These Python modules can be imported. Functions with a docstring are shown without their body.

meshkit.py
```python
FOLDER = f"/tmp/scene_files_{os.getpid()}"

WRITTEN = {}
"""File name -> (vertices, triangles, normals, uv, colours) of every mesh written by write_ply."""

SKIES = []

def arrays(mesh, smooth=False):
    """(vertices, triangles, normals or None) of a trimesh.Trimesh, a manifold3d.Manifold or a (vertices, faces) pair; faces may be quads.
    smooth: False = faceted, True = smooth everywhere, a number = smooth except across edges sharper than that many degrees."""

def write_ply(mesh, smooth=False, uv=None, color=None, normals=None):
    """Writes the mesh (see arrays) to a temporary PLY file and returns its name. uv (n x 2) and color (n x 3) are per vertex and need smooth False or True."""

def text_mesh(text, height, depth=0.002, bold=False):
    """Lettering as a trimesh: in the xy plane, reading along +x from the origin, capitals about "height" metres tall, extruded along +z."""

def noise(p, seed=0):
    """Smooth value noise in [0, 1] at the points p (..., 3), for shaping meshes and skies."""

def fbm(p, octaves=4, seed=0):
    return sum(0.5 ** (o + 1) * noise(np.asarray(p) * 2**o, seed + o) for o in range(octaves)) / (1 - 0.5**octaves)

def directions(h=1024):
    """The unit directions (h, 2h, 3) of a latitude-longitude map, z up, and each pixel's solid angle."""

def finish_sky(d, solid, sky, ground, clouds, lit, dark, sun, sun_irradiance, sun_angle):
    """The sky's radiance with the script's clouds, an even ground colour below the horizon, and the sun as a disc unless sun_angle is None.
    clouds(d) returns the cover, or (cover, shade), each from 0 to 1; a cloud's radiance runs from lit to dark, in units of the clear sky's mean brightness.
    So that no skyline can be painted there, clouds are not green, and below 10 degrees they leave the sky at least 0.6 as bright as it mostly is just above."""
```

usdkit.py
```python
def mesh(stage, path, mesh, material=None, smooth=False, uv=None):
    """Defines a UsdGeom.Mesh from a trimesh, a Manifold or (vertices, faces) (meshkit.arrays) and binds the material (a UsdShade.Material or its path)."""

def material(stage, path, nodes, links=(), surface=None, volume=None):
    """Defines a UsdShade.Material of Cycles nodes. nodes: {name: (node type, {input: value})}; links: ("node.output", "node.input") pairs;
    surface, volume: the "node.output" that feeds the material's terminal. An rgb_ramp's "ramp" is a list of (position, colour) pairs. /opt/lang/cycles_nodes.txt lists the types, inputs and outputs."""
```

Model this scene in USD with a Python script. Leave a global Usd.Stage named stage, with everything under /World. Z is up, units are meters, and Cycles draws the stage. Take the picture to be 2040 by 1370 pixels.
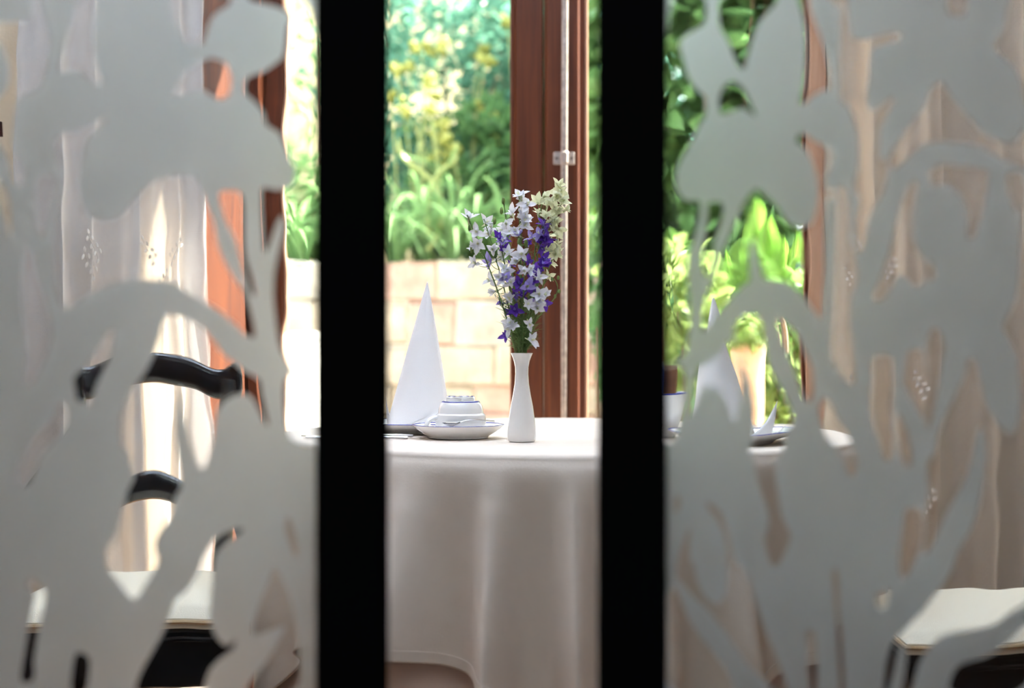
import math
import numpy as np
import trimesh
import manifold3d
import shapely
from shapely.geometry import Polygon, MultiPoint, box as sbox, Point
from shapely.ops import unary_union
from pxr import Usd, UsdGeom, UsdLux, UsdShade, Gf, Sdf
import usdkit
import meshkit

stage = Usd.Stage.CreateInMemory()
UsdGeom.SetStageUpAxis(stage, UsdGeom.Tokens.z)
UsdGeom.SetStageMetersPerUnit(stage, 1.0)
UsdGeom.Xform.Define(stage, '/World')
UsdGeom.Scope.Define(stage, '/World/Looks')

# ------------------------------------------------------------------ camera, sky, sun, exposure
F = 50.0 / 36.0 * 2040          # focal length in pixels of the 2040 x 1370 frame
CZ = 0.922                      # eye height
EXPOSURE = 0.22
SKY = 5.6
SUN = 17.0
SUN_EL, SUN_AZ = 48.0, 23.0   # azimuth from +x towards +y
cam = UsdGeom.Camera.Define(stage, '/World/camera')
cam.CreateFocalLengthAttr(50.0)
cam.CreateHorizontalApertureAttr(36.0)
cam.CreateVerticalApertureAttr(36.0 * 1370 / 2040)
cam.CreateClippingRangeAttr(Gf.Vec2f(0.02, 200))
cam.CreateFStopAttr(2.3)
cam.CreateFocusDistanceAttr(2.62)
cam.CreateExposureAttr(EXPOSURE)
cam.AddTranslateOp().Set(Gf.Vec3d(0, 0, CZ))
cam.AddRotateXOp().Set(90.0)

LOOKS = '/World/Looks/'
MATS = {}


def mat(name, nodes, links=(), surface=None, volume=None):
    MATS[name] = usdkit.material(stage, LOOKS + name, nodes, links, surface, volume)
    return MATS[name]


dome = UsdLux.DomeLight.Define(stage, '/World/sky')
dome.CreateIntensityAttr(1.0)
sky_mat = mat('sky_look', {
    'co': ('texture_coordinate', {}),
    'sep': ('separate_xyz', {}),
    'ramp': ('rgb_ramp', {'ramp': [(0.0, (0.95, 0.97, 1.0)), (0.3, (0.80, 0.90, 1.0)), (1.0, (0.62, 0.78, 1.0))]}),
    'cl': ('noise_texture', {'scale': 2.2, 'detail': 5.0, 'roughness': 0.55}),
    'cr': ('rgb_ramp', {'ramp': [(0.35, (0, 0, 0)), (0.7, (1, 1, 1))]}),
    'mx': ('mix', {'color2': (1.0, 0.99, 0.97)}),
    'bg': ('background_shader', {'strength': SKY}),
}, [('co.generated', 'sep.vector'), ('sep.z', 'ramp.fac'), ('co.generated', 'cl.vector'), ('cl.fac', 'cr.fac'),
    ('cr.color', 'mx.fac'), ('ramp.color', 'mx.color1'), ('mx.color', 'bg.color')], surface='bg.background')
UsdShade.MaterialBindingAPI.Apply(dome.GetPrim()).Bind(sky_mat)

sun = UsdLux.DistantLight.Define(stage, '/World/sun')
sun.CreateIntensityAttr(SUN)
sun.CreateAngleAttr(0.6)
sun.CreateNormalizeAttr(True)
sun.CreateColorAttr(Gf.Vec3f(1.0, 0.93, 0.82))
_ce = math.cos(math.radians(SUN_EL))
_sd = Gf.Vec3d(_ce * math.cos(math.radians(SUN_AZ)), _ce * math.sin(math.radians(SUN_AZ)), math.sin(math.radians(SUN_EL)))
_rot = Gf.Rotation(Gf.Vec3d(0, 0, 1), _sd)
sun.AddTransformOp().Set(Gf.Matrix4d().SetRotate(_rot))

# ------------------------------------------------------------------ materials


def plain(name, col, rough=0.5, spec=0.5, noise=None, amp=0.12, bump=0.0, bscale=200, coat=0.0, metallic=0.0, stretch=(1, 1, 1), sub=None):
    n = {'p': ('principled_bsdf', {'base_color': col, 'roughness': rough, 'specular_ior_level': spec, 'coat_weight': coat, 'metallic': metallic})}
    l = []
    if noise or bump:
        n['co'] = ('texture_coordinate', {})
        n['mp'] = ('mapping', {'scale': stretch})
        l.append(('co.object', 'mp.vector'))
    if noise:
        n['n'] = ('noise_texture', {'scale': noise, 'detail': 5.0, 'roughness': 0.6})
        lo = tuple(c * (1 - amp) for c in col)
        hi = tuple(min(1, c * (1 + amp)) for c in col)
        n['r'] = ('rgb_ramp', {'ramp': [(0.3, lo), (0.7, hi)]})
        l += [('mp.vector', 'n.vector'), ('n.fac', 'r.fac'), ('r.color', 'p.base_color')]
    if bump:
        n['bn'] = ('noise_texture', {'scale': bscale, 'detail': 3.0})
        n['b'] = ('bump', {'strength': 1.0, 'distance': bump})
        l += [('mp.vector', 'bn.vector'), ('bn.fac', 'b.height'), ('b.normal', 'p.normal')]
    return mat(name, n, l, 'p.BSDF')


def wood(name, dark, light, rough=0.46, coat=0.03):
    return mat(name, {
        'co': ('texture_coordinate', {}), 'mp': ('mapping', {'scale': (60, 60, 2.2)}),
        'n': ('noise_texture', {'scale': 1.0, 'detail': 6.0, 'roughness': 0.65, 'distortion': 0.6}),
        'r': ('rgb_ramp', {'ramp': [(0.25, dark), (0.75, light)]}),
        'b': ('bump', {'strength': 0.5, 'distance': 0.0006}),
        'p': ('principled_bsdf', {'roughness': rough, 'specular_ior_level': 0.28, 'coat_weight': coat, 'coat_roughness': 0.25})},
        [('co.object', 'mp.vector'), ('mp.vector', 'n.vector'), ('n.fac', 'r.fac'), ('r.color', 'p.base_color'),
         ('n.fac', 'b.height'), ('b.normal', 'p.normal')], 'p.BSDF')


def leafy(name, c1, c2, trans=0.45, rough=0.45):
    """A leaf: a diffuse and shiny front, light shining through."""
    tc = tuple(min(1, c * 1.25) for c in c2)
    return mat(name, {
        'co': ('geometry', {}), 'n': ('noise_texture', {'scale': 9.0, 'detail': 2.0}),
        'gi': ('geometry', {}),
        'ad': ('mix', {'fac': 0.5}),
        'r': ('rgb_ramp', {'ramp': [(0.25, c1), (0.75, c2)]}),
        'p': ('principled_bsdf', {'roughness': rough, 'specular_ior_level': 0.35}),
        't': ('translucent_bsdf', {'color': tc}),
        'm': ('mix_closure', {'fac': trans})},
        [('co.position', 'n.vector'), ('n.fac', 'ad.color1'), ('gi.random_per_island', 'ad.color2'), ('ad.color', 'r.fac'),
         ('r.color', 'p.base_color'), ('r.color', 't.color'), ('p.BSDF', 'm.closure1'), ('t.BSDF', 'm.closure2')], 'm.closure')


def sheer(name, col, alpha, trans=0.5):
    """Thin woven cloth: part of the light passes between the threads."""
    return mat(name, {
        'co': ('texture_coordinate', {}), 'mp': ('mapping', {'scale': (1, 1, 1)}),
        'w1': ('wave_texture', {'scale': 90.0, 'distortion': 1.5, 'detail': 2.0}),
        'n': ('noise_texture', {'scale': 420.0, 'detail': 2.0}),
        'mr': ('map_range', {'from_min': 0.3, 'from_max': 0.7, 'to_min': alpha - 0.08, 'to_max': alpha + 0.08}),
        'd': ('diffuse_bsdf', {'color': col}), 't': ('translucent_bsdf', {'color': col}),
        'm': ('mix_closure', {'fac': trans}), 'tr': ('transparent_bsdf', {'color': (1, 1, 1)}),
        'm2': ('mix_closure', {})},
        [('co.object', 'n.vector'), ('n.fac', 'mr.value'), ('mr.result', 'm2.fac'), ('d.BSDF', 'm.closure1'), ('t.BSDF', 'm.closure2'),
         ('tr.BSDF', 'm2.closure1'), ('m.closure', 'm2.closure2')], 'm2.closure')


plain('wall_paint', (0.80, 0.66, 0.50), 0.85, 0.2, noise=3, amp=0.05, bump=0.0008, bscale=90)
wood('dark_panelling', (0.07, 0.035, 0.022), (0.13, 0.065, 0.04), rough=0.5, coat=0.0)
plain('ceiling_paint', (0.85, 0.80, 0.72), 0.9, 0.2)
plain('floor_tile', (0.30, 0.17, 0.10), 0.45, 0.4, noise=5, amp=0.2)
plain('hall_paint', (0.05, 0.042, 0.036), 0.9, 0.1)
plain('hall_floor', (0.06, 0.04, 0.03), 0.8, 0.1)
plain('black_door_paint', (0.002, 0.002, 0.002), 0.95, 0.0)
wood('mahogany', (0.040, 0.008, 0.004), (0.15, 0.041, 0.013))
wood('lit_mahogany', (0.46, 0.26, 0.17), (0.60, 0.38, 0.26), rough=0.3)  # paler copy of the mahogany, with sky sheen put into its colour
wood('dark_wood', (0.035, 0.010, 0.007), (0.07, 0.02, 0.012))
plain('aged_metal', (0.42, 0.36, 0.32), 0.45, 0.5, noise=60, amp=0.35, metallic=0.55, bump=0.0003, bscale=300)
plain('screw_metal', (0.16, 0.13, 0.11), 0.5, metallic=0.6)
plain('lacquer', (0.008, 0.009, 0.012), 0.16, 0.6, coat=0.6)
plain('porcelain', (0.86, 0.84, 0.82), 0.12, 0.5, coat=0.4)
plain('blue_glaze', (0.05, 0.06, 0.30), 0.2, 0.5)
plain('steel', (0.62, 0.62, 0.64), 0.18, metallic=1.0)
plain('seat_cloth', (0.80, 0.72, 0.58), 0.9, 0.2, bump=0.0006, bscale=500)
plain('seat_band', (0.55, 0.40, 0.24), 0.9, 0.2, bump=0.0006, bscale=500)
plain('napkin_linen', (0.88, 0.85, 0.84), 0.9, 0.15, bump=0.0003, bscale=900)
plain('cloth_cream', (0.74, 0.645, 0.56), 0.85, 0.2, noise=30, amp=0.02, bump=0.0005, bscale=700)
plain('under_cloth', (0.70, 0.55, 0.47), 0.9, 0.2, bump=0.0005, bscale=700)
plain('stone_cream', (0.34, 0.285, 0.222), 0.9, 0.2, noise=9, amp=0.25, bump=0.01, bscale=18)
plain('stone_pink', (0.348, 0.229, 0.185), 0.9, 0.2, noise=9, amp=0.25, bump=0.01, bscale=18)
plain('stone_grey', (0.311, 0.285, 0.244), 0.9, 0.2, noise=9, amp=0.25, bump=0.01, bscale=18)
plain('mortar', (0.407, 0.363, 0.311), 0.95, 0.1, noise=20, amp=0.2)
plain('rough_render', (0.42, 0.37, 0.23), 0.95, 0.1, noise=2.2, amp=0.35, bump=0.01, bscale=10)
plain('white_render', (0.85, 0.84, 0.80), 0.9, 0.2, noise=6, amp=0.05)
plain('soil', (0.10, 0.07, 0.045), 0.95, 0.1, noise=20, amp=0.4)
plain('paving', (0.50, 0.44, 0.36), 0.9, 0.2, noise=6, amp=0.2)
plain('terracotta', (0.42, 0.28, 0.19), 0.85, 0.2, noise=14, amp=0.2)
plain('dark_green_metal', (0.02, 0.06, 0.055), 0.4)
plain('sugar_brown', (0.22, 0.10, 0.05), 0.6)
plain('packet_blue', (0.10, 0.14, 0.40), 0.5)
plain('bark', (0.12, 0.08, 0.05), 0.9)
leafy('teal_leaf', (0.112, 0.272, 0.192), (0.256, 0.464, 0.352))
leafy('mid_leaf', (0.095, 0.20, 0.075), (0.22, 0.40, 0.14))
leafy('dark_leaf', (0.075, 0.155, 0.05), (0.22, 0.36, 0.12))
leafy('lime_leaf', (0.13, 0.27, 0.04), (0.24, 0.40, 0.08), trans=0.5)
leafy('fern_leaf', (0.13, 0.25, 0.06), (0.27, 0.40, 0.13))
leafy('grass_leaf', (0.216, 0.378, 0.149), (0.459, 0.594, 0.311))
leafy('yellow_leaf', (0.17, 0.24, 0.07), (0.34, 0.41, 0.16))
leafy('yellow_flower', (0.28, 0.30, 0.07), (0.42, 0.43, 0.15), trans=0.35)
leafy('fennel_stem', (0.26, 0.31, 0.11), (0.40, 0.42, 0.19), trans=0.2)
leafy('petal_white', (0.80, 0.80, 0.86), (0.88, 0.88, 0.90), trans=0.4)
leafy('petal_pale', (0.78, 0.80, 0.58), (0.87, 0.87, 0.74), trans=0.4)
leafy('petal_purple', (0.13, 0.045, 0.42), (0.30, 0.14, 0.66), trans=0.4)
leafy('petal_violet', (0.40, 0.34, 0.72), (0.62, 0.56, 0.86), trans=0.4)
leafy('larkspur_green', (0.16, 0.28, 0.09), (0.34, 0.46, 0.19), trans=0.25)
leafy('bud_green', (0.22, 0.32, 0.10), (0.40, 0.46, 0.18), trans=0.3)
sheer('sheer_curtain', (0.62, 0.60, 0.60), 0.84, 0.3)
sheer('sheer_curtain_taupe', (0.46, 0.405, 0.35), 0.90, 0.4)
plain('embroidery_thread', (0.52, 0.49, 0.47), 0.8, 0.2)

mat('window_glass', {
    'fr': ('fresnel', {'IOR': 1.45}), 'tr': ('transparent_bsdf', {'color': (0.95, 0.97, 0.96)}),
    'gl': ('glossy_bsdf', {'color': (1, 1, 1), 'roughness': 0.02}), 'm': ('mix_closure', {}),
    'ge': ('geometry', {}), 'iv': ('math', {'math_type': 'subtract', 'value1': 1.0}), 'mu': ('math', {'math_type': 'multiply'})},
    [('ge.backfacing', 'iv.value2'), ('fr.fac', 'mu.value1'), ('iv.value', 'mu.value2'), ('mu.value', 'm.fac'), ('tr.BSDF', 'm.closure1'), ('gl.BSDF', 'm.closure2')], 'm.closure')
mat('added_opal_glass', {  # cool diffusing glazing for the added roof window over the table
    't': ('translucent_bsdf', {'color': (0.62, 0.68, 0.78)}), 'd': ('diffuse_bsdf', {'color': (0.7, 0.7, 0.7)}), 'm': ('mix_closure', {'fac': 0.25})},
    [('t.BSDF', 'm.closure1'), ('d.BSDF', 'm.closure2')], 'm.closure')
mat('wavy_glass', {
    'co': ('geometry', {}), 'mp': ('mapping', {'scale': (9.0, 300.0, 6.0)}),
    'n': ('noise_texture', {'scale': 1.0, 'detail': 2.0, 'roughness': 0.45}),
    'b': ('bump', {'strength': 1.0, 'distance': 0.0010}),
    'g': ('glass_bsdf', {'color': (0.97, 0.985, 0.98), 'roughness': 0.0, 'IOR': 1.5})},
    [('co.position', 'mp.vector'), ('mp.vector', 'n.vector'), ('n.fac', 'b.height'), ('b.normal', 'g.normal')], 'g.BSDF')
mat('frosted_etching', {
    'co': ('geometry', {}), 'mp': ('mapping', {'scale': (20.0, 1.0, 9.0)}),
    'n': ('noise_texture', {'scale': 1.0, 'detail': 3.0, 'roughness': 0.5}),
    'mr': ('map_range', {'from_min': 0.3, 'from_max': 0.7, 'to_min': 0.92, 'to_max': 1.0}),
    'cc': ('combine_color', {}), 'ti': ('mix', {'mix_type': 'multiply', 'fac': 1.0, 'color2': (0.90, 0.96, 1.0)}),
    'r': ('refraction_bsdf', {'roughness': 0.62, 'IOR': 1.45, 'distribution': 'ggx'}),
    't': ('translucent_bsdf', {'color': (0.95, 0.97, 1.0)}),
    'd': ('diffuse_bsdf', {'color': (0.93, 0.945, 0.96)}),
    'm': ('mix_closure', {'fac': 0.10}), 'm2': ('mix_closure', {'fac': 0.40})},
    [('co.position', 'mp.vector'), ('mp.vector', 'n.vector'), ('n.fac', 'mr.value'), ('mr.result', 'cc.r'), ('mr.result', 'cc.g'), ('mr.result', 'cc.b'),
     ('cc.color', 'ti.color1'), ('ti.color', 'r.color'), ('r.BSDF', 'm.closure1'), ('t.BSDF', 'm.closure2'), ('m.closure', 'm2.closure1'), ('d.BSDF', 'm2.closure2')], 'm2.closure')

# ------------------------------------------------------------------ scene helpers
_used = {}


def numbered(parent, name):
    k = parent + '/' + name
    i = _used.get(k, 0)
    _used[k] = i + 1
    return k if i == 0 else f'{k}_{i:03d}'


def path_of(parent):
    return '/World' if parent is None else (parent if isinstance(parent, str) else str(parent.GetPath()))


def tag(prim, label=None, cat=None, group=None, kind=None):
    for k, v in (('label', label), ('category', cat), ('group', group), ('kind', kind)):
        if v:
            prim.SetCustomDataByKey(k, v)
    return prim


def obj(name, m, material, parent=None, smooth=30, **kw):
    p = usdkit.mesh(stage, numbered(path_of(parent), name), m, MATS[material], smooth=smooth).GetPrim()
    return tag(p, **kw)


def thing(name, loc=(0, 0, 0), rotz=0.0, **kw):
    x = UsdGeom.Xform.Define(stage, numbered('/World', name))
    x.AddTranslateOp().Set(Gf.Vec3d(*map(float, loc)))
    x.AddRotateZOp().Set(float(rotz))
    return tag(x.GetPrim(), **kw)


def group_part(name, parent):
    """A part that has pieces of its own."""
    return UsdGeom.Xform.Define(stage, numbered(path_of(parent), name)).GetPrim()


def P(px, py, Y):
    """The point at distance Y that the photograph shows at pixel (px, py)."""
    return np.array([(px - 1020) / F * Y, Y, CZ - (py - 685) / F * Y])


# ------------------------------------------------------------------ mesh helpers
def cat(parts):
    vs, fs, o = [], [], 0
    for v, f in parts:
        v, f = np.asarray(v, float), np.asarray(f, int)
        if f.shape[1] == 4:
            f = np.vstack([f[:, [0, 1, 2]], f[:, [0, 2, 3]]])
        vs.append(v)
        fs.append(f + o)
        o += len(v)
    return np.vstack(vs), np.vstack(fs)


def bx(x0, x1, y0, y1, z0, z1, bev=0.0):
    if bev <= 0:
        m = trimesh.creation.box((x1 - x0, y1 - y0, z1 - z0))
        return m.vertices + [(x0 + x1) / 2, (y0 + y1) / 2, (z0 + z1) / 2], m.faces
    pts = []
    for a in (x0, x1):
        for b in (y0, y1):
            for c in (z0, z1):
                for k in range(3):
                    d = [bev, bev, bev]
                    d[k] = 0
                    pts.append((a + (d[0] if a == x0 else -d[0]), b + (d[1] if b == y0 else -d[1]), c + (d[2] if c == z0 else -d[2])))
    h = trimesh.convex.convex_hull(np.array(pts))
    return np.array(h.vertices), np.array(h.faces)


def lathe(prof, n=64, c=(0, 0, 0)):
    """prof: (r, z) from bottom axis to top, closed by the caller."""
    pr = np.asarray(prof, float)
    a = np.arange(n) * 2 * np.pi / n
    v = np.stack([pr[:, None, 0] * np.cos(a), pr[:, None, 0] * np.sin(a), np.repeat(pr[:, 1:2], n, 1)], -1).reshape(-1, 3) + c
    i, j = np.meshgrid(np.arange(len(pr) - 1), np.arange(n), indexing='ij')
    q = np.stack([i * n + j, i * n + (j + 1) % n, (i + 1) * n + (j + 1) % n, (i + 1) * n + j], -1).reshape(-1, 4)
    return v, q


def spline(pts, n):
    from scipy.interpolate import CubicSpline
    p = np.asarray(pts, float)
    t = np.r_[0, np.cumsum(np.linalg.norm(np.diff(p, axis=0), axis=1) + 1e-9)]
    if len(p) < 3:
        return p[0] + (p[-1] - p[0]) * np.linspace(0, 1, n)[:, None]
    return CubicSpline(t, p)(np.linspace(0, t[-1], n))


def tube(points, radii, sides=8, flat=(1.0, 1.0), up=None):
    p = np.asarray(points, float)
    if np.ndim(radii) == 0:
        p = p[np.r_[True, np.linalg.norm(np.diff(p, axis=0), axis=1) > 1e-7]]
    n = len(p)
    r = np.broadcast_to(radii, (n,))
    t = np.gradient(p, axis=0)
    still = np.linalg.norm(t, axis=1) < 1e-9
    t[still] = (p[(np.arange(n) + 1) % n] - p)[still]
    t /= np.linalg.norm(t, axis=1, keepdims=True) + 1e-12
    ref = np.array([0, 0, 1.0]) if up is None else np.asarray(up, float)
    a = np.cross(t, np.broadcast_to(ref, t.shape))
    bad = np.linalg.norm(a, axis=1) < 1e-3
    a[bad] = np.cross(t[bad], [0, 1.0, 0])
    a /= np.linalg.norm(a, axis=1, keepdims=True)
    b = np.cross(a, t)
    ang = np.arange(sides) * 2 * np.pi / sides
    v = p[:, None] + r[:, None, None] * (flat[0] * np.cos(ang)[None, :, None] * a[:, None] + flat[1] * np.sin(ang)[None, :, None] * b[:, None])
    v = v.reshape(-1, 3)
    i, j = np.meshgrid(np.arange(n - 1), np.arange(sides), indexing='ij')
    q = np.stack([i * sides + j, i * sides + (j + 1) % sides, (i + 1) * sides + (j + 1) % sides, (i + 1) * sides + j], -1).reshape(-1, 4)
    f = np.vstack([q[:, [0, 1, 2]], q[:, [0, 2, 3]]])
    c0, c1 = len(v), len(v) + 1
    v = np.vstack([v, p[0], p[-1]])
    k = np.arange(sides)
    f = np.vstack([f, np.stack([np.full(sides, c0), (k + 1) % sides, k], 1), np.stack([np.full(sides, c1), (n - 1) * sides + k, (n - 1) * sides + (k + 1) % sides], 1)])
    return v, f


def grid_mesh(v, closed_u=False):
    """v: (nu, nv, 3)."""
    nu, nv = v.shape[:2]
    i, j = np.meshgrid(np.arange(nu if closed_u else nu - 1), np.arange(nv - 1), indexing='ij')
    i2 = (i + 1) % nu
    q = np.stack([i * nv + j, i2 * nv + j, i2 * nv + j + 1, i * nv + j + 1], -1).reshape(-1, 4)
    return v.reshape(-1, 3), q


def prism(poly2d, y0, y1):
    """A polygon in x, z given depth from y0 to y1."""
    p = Polygon(poly2d)
    m = trimesh.creation.extrude_polygon(p, y1 - y0)
    v = np.array(m.vertices)
    return np.stack([v[:, 0], y1 - v[:, 2], v[:, 1]], 1), np.array(m.faces)


def rng(seed):
    return np.random.default_rng(seed)


def frames(d, roll, r):
    """Rotation matrices whose columns are (side, along, normal)."""
    d = d / np.linalg.norm(d, axis=1, keepdims=True)
    h = np.where(np.abs(d[:, 2:3]) < 0.95, [[0, 0, 1.0]], [[1.0, 0, 0]])
    s = np.cross(d, h)
    s /= np.linalg.norm(s, axis=1, keepdims=True)
    n = np.cross(s, d)
    c, q = np.cos(roll)[:, None], np.sin(roll)[:, None]
    s2, n2 = s * c + n * q, n * c - s * q
    return np.stack([s2, d, n2], -1)


LEAF_V = np.array([[0, 0, 0], [-0.5, 0.38, 0.05], [0, 0.42, -0.05], [0.5, 0.38, 0.05], [-0.36, 0.72, 0.0], [0, 0.75, -0.08], [0.36, 0.72, 0.0], [0, 1.0, -0.16]])
LEAF_F = np.array([[0, 2, 1], [0, 3, 2], [1, 2, 5], [1, 5, 4], [2, 3, 6], [2, 6, 5], [4, 5, 7], [5, 6, 7]])
NEEDLE_V = np.array([[-0.5, 0, 0], [0.5, 0, 0], [0, 1.0, -0.1], [0, 0.5, 0.3]])
NEEDLE_F = np.array([[0, 1, 3], [0, 3, 2], [1, 2, 3]])


def scatter(bv, bf, pos, d, roll, size):
    """size: (n, 3) side, along, normal scale."""
    R = frames(d, roll, None)
    v = np.einsum('nij,nkj->nki', R, bv[None] * size[:, None, :]) + pos[:, None]
    n, k = len(pos), len(bv)
    f = (bf[None] + (np.arange(n) * k)[:, None, None]).reshape(-1, 3)
    return v.reshape(-1, 3), f


# ------------------------------------------------------------------ room shell
YD = 3.6                                     # the garden doors' plane
WL = [(-0.676, 3.6), (-1.101, 2.864), (-2.3, 2.864), (-2.3, 1.34)]
WR = [(0.813, 3.6), (1.313, 2.734), (2.3, 2.734), (2.3, 1.34)]


def wall_path(pts, th, z0, z1, side):
    """A wall standing outside the line through pts."""
    line = shapely.LineString(pts)
    poly = line.buffer(th, cap_style='square', join_style='mitre', single_sided=False)
    inner = line.buffer(th * 2, join_style='mitre', cap_style='square', single_sided=True) if side > 0 else shapely.LineString(pts[::-1]).buffer(th * 2, join_style='mitre', cap_style='square', single_sided=True)
    poly = poly.intersection(inner)
    if poly.geom_type != 'Polygon':
        poly = max(poly.geoms, key=lambda g: g.area)
    m = trimesh.creation.extrude_polygon(poly, z1 - z0)
    return np.array(m.vertices) + [0, 0, z0], np.array(m.faces)


H = 2.62
S = {'kind': 'structure'}
obj('wall_left', wall_path(WL, 0.14, 0, H, -1), 'wall_paint', smooth=False, **S)
obj('wall_right', wall_path(WR, 0.14, 0, H, 1), 'wall_paint', smooth=False, **S)
obj('wall_back', bx(-0.80, 0.94, 3.56, 3.72, 2.32, H), 'wall_paint', smooth=False, **S)
obj('wall_front', cat([bx(-2.44, -0.78, 1.345, 1.47, 0, H), bx(0.78, 2.44, 1.345, 1.47, 0, H), bx(-0.78, 0.78, 1.345, 1.47, 2.16, H)]), 'dark_panelling', smooth=False, **S)
obj('floor', bx(-2.44, 2.44, 1.345, 3.72, -0.08, 0.0), 'floor_tile', smooth=False, **S)
RX0, RX1, RY0, RY1 = -1.45, 0.85, 1.75, 3.00           # unseen roof opening, added to brighten the table and room
obj('ceiling', cat([bx(-2.5, 2.5, 1.345, RY0, H, H + 0.12), bx(-2.5, 2.5, RY1, 3.74, H, H + 0.12), bx(-2.5, RX0, RY0, RY1, H, H + 0.12), bx(RX1, 2.5, RY0, RY1, H, H + 0.12)]), 'ceiling_paint', smooth=False, **S)
rw = UsdGeom.Xform.Define(stage, '/World/added_window_1').GetPrim()
tag(rw, kind='structure', label='added unseen roof window that brightens the dining table')
for k in range(4):
    xk = RX0 + (RX1 - RX0) * k / 3
    obj('bar', bx(xk - 0.02, xk + 0.02, RY0 - 0.02, RY1 + 0.02, H + 0.10, H + 0.16, 0.004), 'ceiling_paint', rw)
for yk in (RY0, RY1):
    obj('bar', bx(RX0 - 0.02, RX1 + 0.02, yk - 0.02, yk + 0.02, H + 0.10, H + 0.16, 0.004), 'ceiling_paint', rw)
for k in range(3):
    xa, xb = RX0 + (RX1 - RX0) * k / 3 + 0.02, RX0 + (RX1 - RX0) * (k + 1) / 3 - 0.02
    obj('glass_pane', bx(xa, xb, RY0 + 0.02, RY1 - 0.02, H + 0.138, H + 0.139), 'added_opal_glass', rw, smooth=False)
obj('floor_hall', bx(-2.44, 2.44, -2.2, 1.345, -0.08, 0.0), 'hall_floor', smooth=False, **S)
HX, HY0, HY1 = 1.7, 0.10, 1.22                          # unseen hall roof opening, added to brighten the frosted glass
obj('ceiling_hall', cat([bx(-2.44, 2.44, -2.2, HY0, H, H + 0.12), bx(-2.44, 2.44, HY1, 1.345, H, H + 0.12), bx(-2.44, -HX, HY0, HY1, H, H + 0.12), bx(HX, 2.44, HY0, HY1, H, H + 0.12)]), 'hall_paint', smooth=False, **S)
hwn = UsdGeom.Xform.Define(stage, '/World/added_window_2').GetPrim()
tag(hwn, kind='structure', label='added unseen hall roof window that brightens the etched doors')
for xk in (-HX, -HX / 3, HX / 3, HX):
    obj('bar', bx(xk - 0.02, xk + 0.02, HY0 - 0.02, HY1 + 0.02, H + 0.10, H + 0.16, 0.004), 'hall_paint', hwn)
for k in range(3):
    xa = -HX + 2 * HX / 3 * k
    obj('glass_pane', bx(xa + 0.02, xa + 2 * HX / 3 - 0.02, HY0 - 0.02, HY1 + 0.02, H + 0.135, H + 0.141), 'window_glass', hwn, smooth=False)
obj('wall_hall_left', bx(-2.44, -2.3, -2.2, 1.345, 0, H), 'hall_paint', smooth=False, **S)
obj('wall_hall_right', bx(2.3, 2.44, -2.2, 1.345, 0, H), 'hall_paint', smooth=False, **S)
obj('wall_hall_back', bx(-2.44, 2.44, -2.34, -2.2, 0, H), 'hall_paint', smooth=False, **S)
obj('wall_hall_front', cat([bx(-2.3, -0.80, 1.335, 1.3449, 0, H), bx(0.80, 2.3, 1.335, 1.3449, 0, H), bx(-0.80, 0.80, 1.335, 1.3449, 2.16, H)]), 'hall_paint', smooth=False, **S)


def slant(side, t, off, z=0.0):
    """A point on the angled wall: t metres along x from the door frame, off metres into the room."""
    k = -1.0 if side < 0 else 1.0
    x0 = -0.676 if side < 0 else 0.813
    return np.stack([x0 + k * (0.5 * t - 0.866 * off), 3.6 - 0.866 * t - 0.5 * off, z + 0.0 * t], -1)


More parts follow.
